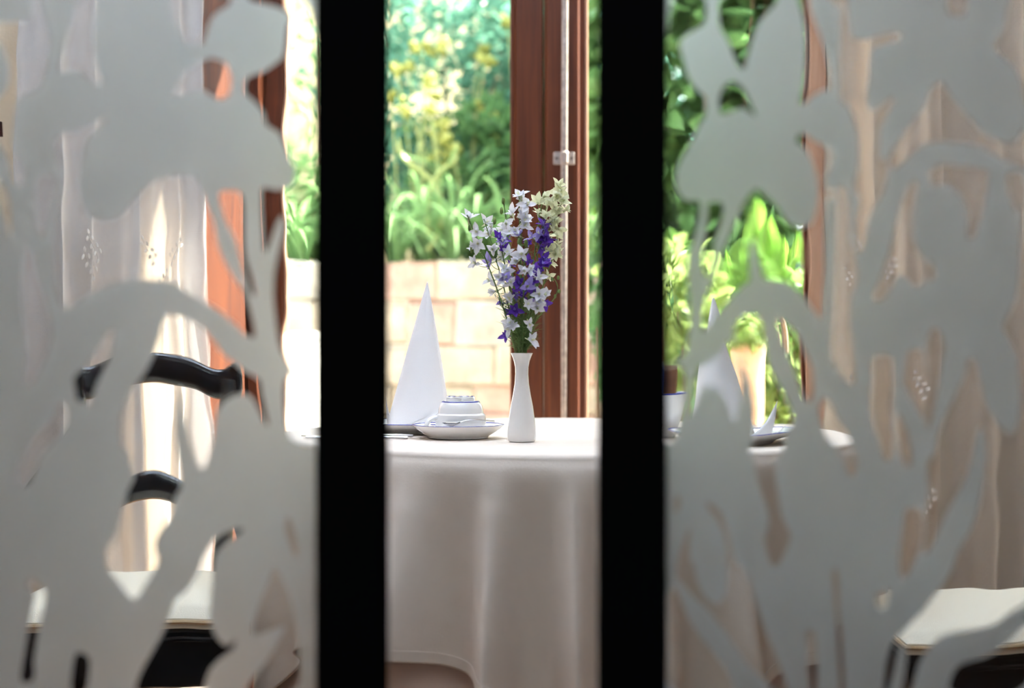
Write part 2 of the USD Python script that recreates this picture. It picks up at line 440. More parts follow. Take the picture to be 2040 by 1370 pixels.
def slab(side, t0, t1, o0, o1, z0, z1):
    c = [slant(side, t0, o0), slant(side, t1, o0), slant(side, t1, o1), slant(side, t0, o1)]
    v = np.array([[p[0], p[1], z] for z in (z0, z1) for p in c])
    h = trimesh.convex.convex_hull(v)
    return np.array(h.vertices), np.array(h.faces)


obj('trim_1', cat([slab(-1, 0.0585, 0.2085, 0.0, 0.05, 0, 2.32), slab(-1, 0.19, 0.2085, 0.05, 0.056, 0, 2.32)]), 'mahogany', smooth=False, **S)
obj('trim_2', slab(1, 0.0, 0.06, 0.0, 0.02, 0, 2.32), 'dark_wood', smooth=False, **S)
obj('trim_3', cat([slab(-1, 0.79, 0.85, 0.0, 0.02, 0, 1.345), slab(-1, 0.785, 0.85, 0.0, 0.035, 1.345, 1.375)]), 'dark_wood', smooth=False, **S)
obj('trim_4', cat([bx(-0.676, -0.629, 3.555, 3.68, 0, 2.32), bx(-0.655, -0.629, 3.54, 3.555, 0, 2.32), bx(0.794, 0.830, 3.555, 3.68, 0, 2.32), bx(-0.676, 0.83, 3.555, 3.68, 2.29, 2.36)]), 'mahogany', smooth=False, **S)

# ------------------------------------------------------------------ the two garden doors
for n, (xa, xb, sl, sr) in enumerate([(-0.629, 0.080, 0.051, 0.0736), (0.080, 0.794, 0.104, 0.051)]):
    d = UsdGeom.Xform.Define(stage, f'/World/door_{n + 1}').GetPrim()
    tag(d, kind='structure', label=('mahogany garden door left of the centre post with tall clear pane', 'mahogany garden door right of the centre post carrying the metal bolt rod')[n])
    y0, y1 = 3.58, 3.625
    obj('stile', bx(xa + 0.0006, xa + sl, y0, y1, 0.01, 2.285, 0.004), 'mahogany', d)
    obj('stile', bx(xb - sr, xb - 0.0006, y0, y1, 0.01, 2.285, 0.004), 'lit_mahogany' if n else 'mahogany', d)  # right-hand stile takes the lighter copy, its lit tone is painted in
    obj('bottom_rail', bx(xa + sl, xb - sr, y0, y1, 0.01, 0.22, 0.004), 'mahogany', d)
    obj('top_rail', bx(xa + sl, xb - sr, y0, y1, 2.20, 2.285, 0.004), 'mahogany', d)
    obj('glass_pane', bx(xa + sl - 0.006, xb - sr + 0.006, 3.600, 3.605, 0.214, 2.206), 'window_glass', d, smooth=False)
    # glazing beads
    obj('glazing_bead', bx(xa + sl, xa + sl + 0.008, y0 + 0.004, y0 + 0.018, 0.22, 2.2, 0.002), 'lit_mahogany', d)
    obj('glazing_bead', bx(xb - sr - 0.011, xb - sr, y0 + 0.002, y0 + 0.018, 0.22, 2.2, 0.002), 'mahogany', d)
    if n == 1:
        obj('cover_strip', bx(0.084, 0.170, 3.562, 3.582, 0.012, 2.28, 0.005), 'mahogany', d)
        rod = obj('bolt_rod', tube([(0.1295, 3.552, 0.05), (0.1295, 3.552, 1.2), (0.1345, 3.552, 2.26)], 0.0085, 14), 'aged_metal', d, label='long vertical worn metal bolt rod')
        bz = 0.922 + (685 - 315) / F * 3.555
        br = group_part('bolt_bracket', d)
        obj('plate', bx(0.103, 0.157, 3.557, 3.562, bz - 0.016, bz + 0.016, 0.002), 'aged_metal', br)
        obj('loop', bx(0.1215, 0.1405, 3.539, 3.558, bz - 0.0165, bz + 0.0165, 0.004), 'aged_metal', br)
        for sx in (0.112, 0.149):
            obj('screw', tube([(sx, 3.5572, bz), (sx, 3.5545, bz)], [0.0042, 0.0036], 10), 'screw_metal', br)

# ------------------------------------------------------------------ etched glass doors in the foreground
YG = 1.3185


def chaikin(p, it=2):
    p = np.asarray(p, float)
    for _ in range(it):
        q = np.roll(p, -1, 0)
        p = np.stack([0.8 * p + 0.2 * q, 0.2 * p + 0.8 * q], 1).reshape(-1, 2)
    return p


LEFT_CLEAR = [
    [(160, -12), (196, -12), (196, 0), (187, 50), (187, 100), (195, 140), (208, 170), (195, 168), (175, 155), (150, 140), (115, 148), (125, 110), (140, 60), (150, 20)],
    [(335, -12), (345, 30), (360, 60), (368, 85), (385, 94), (405, 92), (412, 70), (418, 48), (430, 28), (445, 20), (459, 10), (462, -12)],
    [(340, 190), (355, 165), (372, 142), (395, 124), (420, 116), (440, 120), (455, 132), (462, 155), (460, 185), (450, 197), (437, 198), (420, 190), (405, 180), (385, 186), (360, 192)],
    [(495, -12), (497, 2), (525, 8), (560, 17), (578, 28), (580, 40), (572, 55), (570, 90), (565, 115), (548, 130), (525, 145), (500, 152), (490, 160), (488, 185), (500, 195), (515, 210), (527, 225), (530, 248), (545, 258), (558, 265), (568, 290), (580, 318), (590, 340), (585, 368), (575, 375), (563, 378), (545, 378), (523, 372), (522, 400), (524, 450), (526, 505), (535, 495), (545, 465), (553, 442), (563, 428), (568, 440), (563, 475), (553, 515), (547, 545), (545, 590), (550, 640), (555, 680), (563, 705), (590, 745), (566, 756), (566, 800), (570, 840), (577, 868), (592, 882), (610, 887), (645, 890), (645, -12)],
    [(435, 380), (487, 380), (487, 490), (491, 515), (506, 563), (510, 592), (500, 585), (492, 560), (482, 528), (474, 489), (461, 459), (449, 437), (441, 409)],
    [(104, 290), (115, 272), (135, 262), (155, 262), (175, 250), (205, 238), (218, 243), (190, 262), (172, 280), (167, 310), (160, 345), (160, 390), (170, 418), (188, 436), (207, 441), (230, 437), (252, 422), (270, 397), (288, 378), (310, 362), (330, 352), (370, 350), (392, 352), (407, 395), (427, 444), (434, 489), (449, 524), (471, 558), (486, 578), (495, 600), (505, 640), (510, 675), (489, 667), (469, 645), (434, 615), (405, 600), (367, 578), (356, 564), (330, 558), (276, 556), (240, 562), (210, 572), (185, 582), (160, 600), (145, 612), (128, 615), (115, 590), (108, 520), (108, 450), (116, 400), (124, 365), (126, 340), (112, 312)],
    [(73, 350), (115, 350), (118, 360), (105, 400), (97, 440), (86, 482), (78, 465), (73, 420)],
    [(-12, 45), (60, 45), (68, 20), (65, -12), (78, -12), (88, 20), (98, 55), (103, 78), (99, 110), (92, 150), (80, 180), (60, 188), (40, 196), (32, 220), (28, 260), (27, 300), (40, 315), (52, 345), (47, 370), (30, 372), (24, 335), (10, 300), (-12, 280), (-12, 200), (5, 192), (18, 170), (22, 140), (14, 110), (0, 85), (-12, 80)],
    [(-12, 350), (0, 362), (12, 372), (22, 400), (25, 450), (24, 480), (15, 450), (0, 410), (-12, 390)],
    [(60, 488), (70, 510), (76, 550), (90, 585), (102, 625), (106, 660), (100, 700), (85, 730), (72, 757), (62, 768), (46, 768), (52, 735), (55, 690), (48, 640), (45, 590), (45, 540), (50, 505)],
    [(92, 848), (108, 832), (118, 805), (128, 798), (137, 815), (136, 845), (120, 868), (105, 885), (85, 905), (73, 935), (60, 965), (45, 972), (34, 955), (36, 930), (52, 895), (68, 868), (80, 855)],
    [(147, 752), (165, 735), (190, 705), (208, 680), (215, 660), (232, 650), (225, 700), (205, 740), (190, 775), (182, 815), (170, 800), (155, 800), (150, 770)],
    [(330, 628), (318, 680), (298, 730), (272, 765), (257, 790), (240, 830), (240, 870), (246, 890), (256, 905), (264, 930), (270, 950), (256, 975), (246, 1010), (240, 1040), (233, 1060), (225, 1075), (209, 1095), (213, 1130), (236, 1155), (251, 1175), (263, 1192), (275, 1190), (290, 1165), (308, 1135), (318, 1115), (308, 1090), (312, 1070), (328, 1045), (345, 1025), (345, 1005), (352, 985), (365, 970), (355, 916), (347, 854), (356, 774), (363, 772), (370, 829), (384, 891), (394, 923), (405, 935), (415, 915), (425, 870), (430, 825), (445, 800), (465, 787), (490, 783), (504, 792), (516, 815), (528, 842), (536, 850), (533, 830), (526, 800), (521, 775), (520, 757), (503, 747), (484, 737), (465, 720), (449, 710), (430, 685), (404, 650), (380, 637), (355, 628)],
    [(51, 1165), (60, 1153), (72, 1153), (85, 1168), (93, 1175), (92, 1190), (84, 1230), (75, 1270), (68, 1320), (72, 1345), (60, 1360), (42, 1355), (45, 1330), (52, 1290), (60, 1240), (70, 1195), (72, 1180), (62, 1172)],
    [(150, 1300), (165, 1298), (182, 1310), (175, 1382), (140, 1382)],
    [(412, 1100), (425, 1078), (445, 1062), (470, 1052), (490, 1052), (470, 1068), (445, 1085), (428, 1105), (424, 1150), (421, 1190), (418, 1215), (420, 1240), (428, 1262), (440, 1278), (452, 1286), (466, 1278), (470, 1268), (470, 1290), (440, 1310), (420, 1330), (412, 1350), (405, 1382), (266, 1382), (280, 1340), (300, 1305), (325, 1262), (343, 1214), (350, 1193), (376, 1173), (394, 1142), (408, 1105)],
    [(545, 1130), (558, 1140), (572, 1170), (588, 1220), (597, 1290), (600, 1382), (485, 1382), (505, 1350), (535, 1312), (555, 1280), (572, 1243), (548, 1250), (505, 1268), (506, 1240), (520, 1195), (536, 1160)],
    [(570, 1030), (578, 1030), (590, 1060), (596, 1100), (590, 1110), (578, 1085), (568, 1060)],
]
RIGHT_CLEAR = [
    [(1322, -12), (1406, -12), (1407, 48), (1385, 60), (1362, 72), (1352, 90), (1360, 115), (1366, 145), (1375, 165), (1390, 183), (1405, 193), (1406, 230), (1392, 250), (1380, 275), (1368, 300), (1355, 320), (1345, 345), (1346, 375), (1358, 397), (1375, 402), (1395, 400), (1394, 430), (1385, 470), (1370, 500), (1368, 540), (1372, 590), (1374, 640), (1370, 680), (1365, 705), (1345, 720), (1322, 730)],
    [(1322, 735), (1340, 726), (1360, 728), (1368, 760), (1362, 800), (1353, 840), (1346, 880), (1322, 882)],
    [(1453, 675), (1465, 690), (1470, 720), (1475, 760), (1472, 800), (1465, 840), (1458, 835), (1448, 800), (1430, 772), (1400, 766), (1390, 790), (1380, 822), (1373, 835), (1374, 805), (1382, 760), (1392, 727), (1410, 727), (1430, 708), (1443, 690)],
    [(1409, 405), (1425, 402), (1440, 405), (1440, 425), (1432, 455), (1422, 480), (1420, 515), (1412, 545), (1405, 555), (1398, 530), (1399, 500), (1405, 465), (1409, 430)],
    [(1509, 374), (1494, 386), (1480, 405), (1470, 430), (1458, 455), (1450, 480), (1440, 495), (1430, 530), (1420, 560), (1405, 590), (1399, 610), (1398, 640), (1399, 664), (1418, 640), (1439, 613), (1459, 588), (1479, 568), (1493, 562), (1493, 540), (1491, 500), (1495, 475), (1503, 475), (1510, 520), (1518, 545), (1521, 557), (1558, 557), (1571, 566), (1593, 581), (1605, 598), (1623, 623), (1639, 640), (1642, 560), (1643, 440), (1646, 392), (1655, 400), (1663, 395), (1660, 378), (1645, 372), (1644, 350), (1652, 335), (1658, 318), (1654, 298), (1640, 288), (1618, 280), (1604, 266), (1590, 268), (1583, 284), (1598, 290), (1610, 305), (1622, 335), (1630, 370), (1627, 415), (1618, 444), (1598, 455), (1583, 452), (1568, 444), (1551, 417), (1531, 395)],
    [(1460, 655), (1470, 638), (1485, 628), (1505, 625), (1515, 635), (1520, 660), (1523, 690), (1531, 730), (1543, 754), (1558, 779), (1571, 804), (1578, 824), (1578, 846), (1566, 856), (1560, 875), (1562, 896), (1551, 908), (1546, 928), (1544, 953), (1550, 990), (1554, 1020), (1565, 1045), (1578, 1068), (1560, 1107), (1546, 1130), (1535, 1124), (1525, 1091), (1522, 1068), (1532, 1045), (1530, 1020), (1511, 965), (1503, 933), (1499, 913), (1491, 901), (1501, 876), (1501, 839), (1504, 819), (1499, 784), (1491, 747), (1469, 717), (1463, 685)],
    [(1545, 635), (1560, 640), (1578, 655), (1593, 680), (1606, 705), (1618, 735), (1620, 780), (1613, 802), (1600, 792), (1588, 756), (1578, 725), (1563, 687), (1553, 660)],
    [(1433, 230), (1432, 190), (1445, 168), (1460, 162), (1475, 170), (1488, 190), (1495, 210), (1507, 234), (1497, 228), (1480, 215), (1470, 218), (1450, 225)],
    [(1430, -12), (1432, 55), (1446, 75), (1456, 95), (1462, 118), (1475, 139), (1483, 138), (1488, 115), (1495, 90), (1503, 65), (1515, 40), (1530, 25), (1545, 8), (1553, -12)],
    [(1585, -12), (1597, 25), (1604, 62), (1604, 124), (1600, 170), (1590, 211), (1605, 206), (1625, 187), (1645, 178), (1657, 181), (1656, 155), (1647, 112), (1635, 74), (1623, 45), (1613, 20), (1610, -12)],
    [(1648, -12), (1655, 5), (1665, 14), (1677, 12), (1680, -12)],
    [(1676, -12), (1686, -12), (1688, 30), (1693, 75), (1702, 80), (1732, 80), (1745, 72), (1780, 66), (1797, 70), (1790, 82), (1765, 88), (1740, 95), (1733, 105), (1731, 150), (1724, 185), (1727, 222), (1748, 215), (1768, 200), (1781, 190), (1778, 208), (1764, 232), (1753, 250), (1750, 290), (1752, 320), (1765, 318), (1769, 340), (1760, 380), (1742, 410), (1727, 440), (1722, 480), (1716, 500), (1706, 505), (1702, 470), (1705, 430), (1712, 395), (1705, 385), (1698, 385), (1700, 360), (1708, 340), (1710, 300), (1706, 255), (1690, 215), (1680, 205), (1672, 205), (1671, 100)],
    [(1876, 160), (1888, 186), (1918, 223), (1943, 248), (1958, 270), (1980, 276), (2003, 288), (2027, 280), (2035, 258), (2052, 255), (2052, 336), (2022, 330), (1990, 315), (1953, 293), (1916, 285), (1866, 282), (1834, 288), (1819, 303), (1799, 322), (1779, 340), (1764, 322), (1779, 298), (1799, 268), (1819, 238), (1841, 218), (1851, 179)],
    [(2010, -12), (2004, 25), (1998, 57), (1982, 88), (1978, 97), (1992, 112), (2020, 136), (2033, 162), (2038, 200), (2052, 230), (2052, -12)],
    [(1886, -12), (1883, 15), (1890, 32), (1905, 33), (1920, 35), (1926, 15), (1928, -12)],
    [(1850, 342), (1868, 328), (1905, 330), (1950, 335), (1971, 342), (1966, 375), (1960, 412), (1948, 450), (1938, 475), (1924, 478), (1929, 425), (1918, 396), (1892, 368), (1873, 370), (1856, 372), (1851, 355)],
    [(1938, 712), (1946, 730), (1953, 767), (1960, 804), (1978, 834), (1998, 859), (2015, 866), (2027, 841), (2031, 780), (2025, 712), (2010, 680), (1995, 653), (2008, 625), (2025, 588), (2030, 514), (2032, 407), (2020, 425), (2010, 395), (2000, 342), (2052, 344), (2052, 1195), (2038, 1204), (2012, 1217), (1974, 1247), (1910, 1258), (1877, 1265), (1859, 1278), (1843, 1296), (1828, 1321), (1813, 1382), (1793, 1382), (1803, 1330), (1806, 1280), (1790, 1280), (1783, 1320), (1768, 1382), (1757, 1382), (1764, 1314), (1775, 1283), (1787, 1265), (1808, 1245), (1838, 1214), (1866, 1178), (1892, 1143), (1910, 1090), (1930, 1060), (1946, 1020), (1955, 978), (1961, 928), (1963, 883), (1953, 845), (1943, 865), (1935, 910), (1924, 950), (1908, 980), (1890, 1010), (1875, 1040), (1862, 1075), (1848, 1100), (1838, 1105), (1841, 1040), (1844, 1000), (1850, 975), (1844, 945), (1847, 918), (1862, 900), (1866, 866), (1878, 834), (1896, 799), (1920, 750), (1926, 714)],
    [(2052, 1245), (2038, 1245), (2012, 1273), (1974, 1304), (1910, 1321), (1895, 1342), (1884, 1382), (2052, 1382)],
    [(1848, 665), (1862, 650), (1875, 665), (1880, 690), (1873, 740), (1866, 780), (1858, 820), (1852, 850), (1845, 860), (1843, 800), (1845, 740), (1845, 700)],
    [(1807, 700), (1820, 693), (1838, 698), (1844, 740), (1842, 800), (1842, 838), (1830, 820), (1812, 790), (1798, 765), (1800, 735)],
    [(1735, 712), (1760, 705), (1778, 712), (1780, 760), (1775, 830), (1778, 870), (1774, 915), (1762, 920), (1752, 880), (1738, 845), (1733, 800), (1738, 760)],
    [(1785, 820), (1795, 830), (1808, 865), (1816, 910), (1814, 930), (1800, 925), (1788, 890), (1783, 850)],
    [(1800, 385), (1815, 362), (1828, 360), (1818, 420), (1815, 470), (1828, 500), (1842, 520), (1845, 548), (1835, 568), (1820, 572), (1805, 555), (1790, 545), (1778, 565), (1760, 595), (1742, 600), (1738, 590), (1755, 550), (1772, 500), (1785, 440)],
    [(1847, 520), (1855, 522), (1864, 545), (1858, 558), (1846, 560)],
    [(1665, 372), (1680, 370), (1690, 395), (1692, 440), (1690, 478), (1697, 492), (1705, 525), (1706, 565), (1694, 590), (1692, 640), (1697, 690), (1702, 742), (1699, 768), (1688, 764), (1672, 745), (1660, 722), (1653, 700), (1656, 650), (1660, 563), (1662, 489)],
    [(1630, 812), (1640, 790), (1650, 792), (1660, 815), (1672, 840), (1684, 855), (1694, 880), (1706, 905), (1708, 930), (1702, 950), (1688, 945), (1678, 920), (1668, 895), (1655, 882), (1642, 862), (1634, 840)],
    [(1405, 998), (1420, 1003), (1437, 1020), (1448, 1045), (1453, 1070), (1460, 1110), (1475, 1128), (1485, 1135), (1495, 1165), (1508, 1205), (1522, 1250), (1535, 1285), (1548, 1310), (1560, 1345), (1574, 1382), (1548, 1382), (1512, 1344), (1486, 1319), (1461, 1283), (1435, 1245), (1409, 1211), (1384, 1191), (1358, 1160), (1346, 1150), (1350, 1115), (1360, 1080), (1370, 1052), (1376, 1056), (1371, 1109), (1384, 1127), (1389, 1163), (1409, 1194), (1430, 1204), (1445, 1186), (1450, 1148), (1448, 1097), (1440, 1058), (1425, 1030), (1408, 1010)],
    [(1340, 1165), (1351, 1178), (1366, 1224), (1392, 1263), (1422, 1301), (1443, 1327), (1470, 1382), (1322, 1382), (1326, 1200)],
    [(1342, 990), (1352, 985), (1357, 1000), (1350, 1020), (1340, 1018)],
    [(1604, 1255), (1615, 1252), (1624, 1262), (1627, 1300), (1628, 1382), (1612, 1382), (1606, 1310)],
    [(1656, 1135), (1666, 1128), (1672, 1160), (1670, 1200), (1676, 1260), (1684, 1382), (1672, 1382), (1668, 1280), (1660, 1200)],
    [(1800, 1012), (1828, 1010), (1838, 1030), (1836, 1080), (1822, 1115), (1810, 1140), (1795, 1155), (1788, 1120), (1795, 1070)],
    [(1743, 1180), (1760, 1172), (1772, 1173), (1768, 1200), (1762, 1212), (1745, 1210)],
]
LEFT_ETCH = [
    ('etched_blossom', [(250, 260), (70, 240), (210, 390), (300, 320), (480, 290), (560, 340), (270, 60), (120, 60), (240, 160)]),
    ('etched_blossom', [(480, 80), (545, 90), (430, 60), (475, 140)]),
    ('etched_petal', [(20, 15), (8, 130)]),
    ('etched_leaf', [(170, 640), (240, 600), (310, 590), (400, 630), (460, 690), (540, 725), (110, 740), (50, 830)]),
    ('etched_leaf', [(290, 680), (240, 760), (205, 840)]),
    ('etched_stem', [(505, 430), (507, 520), (530, 580), (530, 660), (545, 800)]),
    ('etched_stem', [(415, 390), (450, 480), (482, 560)]),
    ('etched_stem', [(62, 390), (95, 520), (118, 640)]),
    ('etched_stem', [(10, 320), (30, 440), (25, 600), (25, 720)]),
    ('etched_stem', [(360, 820), (368, 900)]),
    ('etched_blossom', [(480, 870), (460, 960), (540, 950), (470, 1130), (460, 1220), (560, 900)]),
    ('etched_blossom', [(160, 950), (80, 1060), (200, 1020), (140, 1180), (230, 1230), (350, 1090), (400, 1010), (300, 1180)]),
    ('etched_leaf', [(20, 1000), (15, 1200), (30, 1370)]),
    ('etched_leaf', [(110, 1330), (220, 1340)]),
    ('etched_leaf', [(530, 1280), (460, 1320), (430, 1360)]),
    ('etched_leaf', [(612, 920), (608, 1100), (612, 1340)]),
]
RIGHT_ETCH = [
    ('etched_blossom', [(1400, 120), (1560, 100), (1500, 280), (1400, 340), (1590, 370), (1660, 230), (1640, 230), (1540, 330)]),
    ('etched_blossom', [(1860, 110), (1740, 30), (1960, 30), (1990, 200), (1790, 180), (1930, 180), (1810, 60)]),
    ('etched_blossom', [(1880, 470), (1960, 560), (2005, 450), (1990, 760), (1900, 650), (1780, 650), (1900, 760)]),
    ('etched_leaf', [(1390, 720), (1440, 650), (1500, 600), (1570, 610), (1620, 670), (1650, 760)]),
    ('etched_leaf', [(1860, 310), (1950, 310), (1790, 370), (1750, 460), (1715, 560)]),
    ('etched_leaf', [(1945, 900), (1920, 1020), (1850, 1150), (1780, 1230)]),
    ('etched_leaf', [(2010, 1240), (1920, 1290), (1850, 1340)]),
    ('etched_bud', [(1410, 1060), (1420, 1140)]),
    ('etched_leaf', [(1360, 1190), (1420, 1260), (1500, 1350)]),
    ('etched_blossom', [(1430, 900), (1400, 820), (1480, 1000), (1620, 950), (1640, 1060), (1580, 1150), (1400, 970)]),
    ('etched_leaf', [(1720, 960), (1740, 1060), (1700, 1150), (1820, 960)]),
    ('etched_stem', [(1385, 520), (1386, 620)]),
    ('etched_stem', [(1500, 500), (1503, 540)]),
    ('etched_stem', [(1418, 15), (1418, 210)]),
    ('etched_stem', [(1640, 40), (1660, 120)]),
    ('etched_stem', [(1652, 480), (1650, 600)]),
    ('etched_stem', [(1540, 720), (1590, 830), (1620, 880)]),
    ('etched_stem', [(1500, 740), (1480, 860)]),
    ('etched_stem', [(1580, 1250), (1640, 1260), (1640, 1350)]),
    ('etched_stem', [(1710, 1280), (1720, 1360)]),
    ('etched_leaf', [(1338, 960), (1336, 1100)]),
]


def px_x(px, Y=YG):
    return (px - 1020) / F * Y


def px_z(py, Y=YG):
    return CZ - (py - 685) / F * Y


def etching(parent, clear, seeds, x0, x1, seed):
    """The frosted drawing of one pane: the pane less its clear gaps, cut into blossoms, leaves and stems."""
    r = rng(seed)
    y0, y1 = -760, 1750
    gaps = [Polygon(chaikin(c)).buffer(0) for c in clear]
    for k in range(60):                                    # the drawing goes on above, below and beside
        cx, cy = r.uniform(x0, x1), r.uniform(y0, y1)
        if -70 < cy < 1430 and (x0 - 10 if x0 > 1000 else -70) < cx < (2110 if x0 > 1000 else x1 + 10):
            continue
        a = r.uniform(0, np.pi)
        t = np.linspace(0, 2 * np.pi, 22)[:-1]
        ex, ey = r.uniform(14, 30) * np.cos(t), r.uniform(50, 100) * np.sin(t)
        gaps.append(Polygon(np.stack([cx + ex * np.cos(a) - ey * np.sin(a), cy + ex * np.sin(a) + ey * np.cos(a)], 1)))
    frost = sbox(x0, y0, x1, y1).difference(unary_union(gaps)).simplify(0.3)
    pts, own = [], []
    for i, (n, ps) in enumerate(seeds):
        pts += ps
        own += [i] * len(ps)
    extra = [(x, y) for x in np.arange(x0 + 60, x1, 160) for y in list(np.arange(y0 + 80, -110, 200)) + list(np.arange(1500, y1, 200))]
    names = [n for n, _ in seeds]
    for p in extra:
        pts.append(p)
        own.append(len(names))
        names.append('etched_leaf')
    cells = shapely.voronoi_polygons(MultiPoint(pts), extend_to=sbox(x0, y0, x1, y1))
    tree = shapely.STRtree(list(cells.geoms))
    regions = {}
    for p, o in zip(pts, own):
        for ci in tree.query(Point(p), predicate='within'):
            regions.setdefault(o, []).append(cells.geoms[ci])
    for o in sorted(regions):
        g = unary_union(regions[o]).intersection(frost)
        polys = [q for q in getattr(g, 'geoms', [g]) if q.geom_type == 'Polygon' and q.area > 4]
        parts = []
        for q in polys:
            v, f = trimesh.creation.triangulate_polygon(q, engine='earcut')
            v = np.asarray(v)
            w = np.stack([px_x(v[:, 0]), np.full(len(v), YG), px_z(v[:, 1])], 1)
            parts.append((w, np.asarray(f)))
        if parts:
            obj(names[o], cat(parts), 'frosted_etching', parent, smooth=False)


def etched_door(n, sx0, sx1, ox0, ox1, clear, seeds, px0, px1, label):
    d = UsdGeom.Xform.Define(stage, f'/World/door_{n}').GetPrim()
    tag(d, label=label, kind='structure')
    y0, y1 = 1.298, 1.334
    obj('stile', bx(sx0, sx1, y0, y1, 0.01, 2.14, 0.003), 'black_door_paint', d)
    obj('stile', bx(ox0, ox1, y0, y1, 0.01, 2.14, 0.003), 'black_door_paint', d)
    a, b = (ox1, sx0) if ox0 < sx0 else (sx1, ox0)
    obj('bottom_rail', bx(a, b, y0, y1, 0.01, 0.30, 0.003), 'black_door_paint', d)
    obj('top_rail', bx(a, b, y0, y1, 2.04, 2.14, 0.003), 'black_door_paint', d)
    g = obj('glass_pane', bx(a - 0.004, b + 0.004, 1.3115, 1.3180, 0.296, 2.044), 'wavy_glass', d, smooth=False, label='clear old wavy glass with frosted flower drawing')
    etching(g, clear, seeds, px0, px1, 11 + n)


XS = lambda px: (px - 1020) / F * 1.298
etched_door(3, XS(628), XS(768), -0.775, -0.711, LEFT_CLEAR, LEFT_ETCH, -510, 632, 'black framed door leaf with etched iris glass, left of the gap')
etched_door(4, XS(1195), XS(1330), 0.711, 0.775, RIGHT_CLEAR, RIGHT_ETCH, 1326, 2550, 'black framed door leaf with etched iris glass, right of the gap')

# ------------------------------------------------------------------ curtains


def curtain(name, side, t0, t1, seed, material, label, sprigs, folds):
    off0 = 0.062
    ns, nz = 420, 60
    s = np.linspace(0, 1, ns)

    def place(s, z):
        """s in [0, 1] along the rail, z height -> point."""
        flare = 0.65 + 0.35 * np.clip((2.3 - z) / 2.0, 0, 1)
        d, u = 0.0 * s, 0.0 * s
        for (k, ph, a) in folds:
            d = d + a * np.sin(2 * np.pi * k * s + ph + 0.35 * np.sin(3.1 * z + ph))
            u = u + 0.32 * a * np.cos(2 * np.pi * k * s + ph + 0.35 * np.sin(3.1 * z + ph))
        d, u = d * flare, u * flare
        t = t0 + (t1 - t0) * s + u
        o = off0 + d
        return slant(side, t, o, z)

    zz = np.linspace(0.02, 2.28, nz)
    V = np.stack([place(s, z) for z in zz], 1)
    t = thing(name, label=label, cat='curtain')
    obj('fabric', grid_mesh(V), material, t, smooth=True)
    # rail the cloth hangs from
    rod = [slant(side, t0 - 0.02, off0, 2.30), slant(side, t1 + 0.04, off0, 2.30)]
    obj('curtain_rod', tube(spline(rod, 4), 0.010, 10), 'dark_wood', t)
    for k in range(7):
        p = slant(side, t0 + (t1 - t0) * (k + 0.5) / 7, off0, 2.297)
        a = np.linspace(0, 2 * np.pi, 15)
        dirv = np.array([0.866 * (1 if side < 0 else -1), -0.5, 0])
        obj('curtain_ring', tube(np.array([p + dirv * 0.016 * np.cos(q) + np.array([0, 0, 0.016 * np.sin(q)]) for q in a]), 0.0025, 6), 'dark_wood', t)
    if sprigs:
        # embroidered twigs: little discs and stalks standing on the cloth
        Vp = V.reshape(-1, 3)
        pix = np.stack([1020 + F * Vp[:, 0] / Vp[:, 1], 685 - F * (Vp[:, 2] - CZ) / Vp[:, 1]], 1)
        from scipy.spatial import cKDTree
        tree = cKDTree(pix)
        nrm = np.array([0.866 * (1 if side < 0 else -1), -0.5, 0])
        ax = np.array([0.5, 0.866 * (1 if side < 0 else -1), 0])
        up = np.array([0, 0, 1.0])
        for (cx, cy, fl) in sprigs:
            parts = []
            _, i = tree.query((cx, cy))
            c = Vp[i] + nrm * 0.006
            stalk = [c + up * (-0.030) + ax * (0.014 * fl), c + up * (-0.010) + ax * 0.004 * fl, c + up * 0.014 - ax * 0.012 * fl, c + up * 0.030 - ax * 0.018 * fl]
            parts.append(tube(spline(stalk, 8), 0.0007, 5))
            for k, (u, w) in enumerate([(-0.018, 0.032), (-0.022, 0.016), (-0.004, 0.018), (-0.010, 0.000), (0.010, 0.004), (0.002, -0.014), (0.020, -0.008), (0.012, -0.030)]):
                m = trimesh.creation.icosphere(1)
                a = 0.5 * (-1) ** k
                loc = np.array(m.vertices) * [0.0042, 0.0009, 0.0062]
                rx = loc[:, 0] * math.cos(a) - loc[:, 2] * math.sin(a)
                rz = loc[:, 0] * math.sin(a) + loc[:, 2] * math.cos(a)
                parts.append((c + np.outer(rx + u * fl, ax) + np.outer(loc[:, 1], nrm) + np.outer(rz + w, up), np.array(m.faces)))
            obj('embroidered_sprig', cat(parts), 'embroidery_thread', t)
    return t


curtain('sheer_curtain', -1, 0.228, 0.775, 1, 'sheer_curtain', 'white embroidered sheer curtain beside the orange wood post, behind the black chair',
        [(187, 485, 1), (292, 488, 1), (352, 492, -1), (178, 545, 1), (262, 545, 1), (320, 575, -1)],
        [(2.6, 0.6, 0.022), (4.7, 1.9, 0.018), (8.3, 0.4, 0.009), (14.0, 2.0, 0.003)])
curtain('sheer_curtain', 1, 0.075, 0.95, 2, 'sheer_curtain_taupe', 'beige embroidered sheer curtain hanging right of the garden doors',
        [(1708, 480, 1), (1690, 550, 1), (1775, 540, -1), (1840, 780, 1), (1855, 1000, -1), (1700, 760, 1)],
        [(4.2, 2.4, 0.022), (7.3, 0.9, 0.018), (12.1, 1.4, 0.009), (21.0, 2.0, 0.0025)])

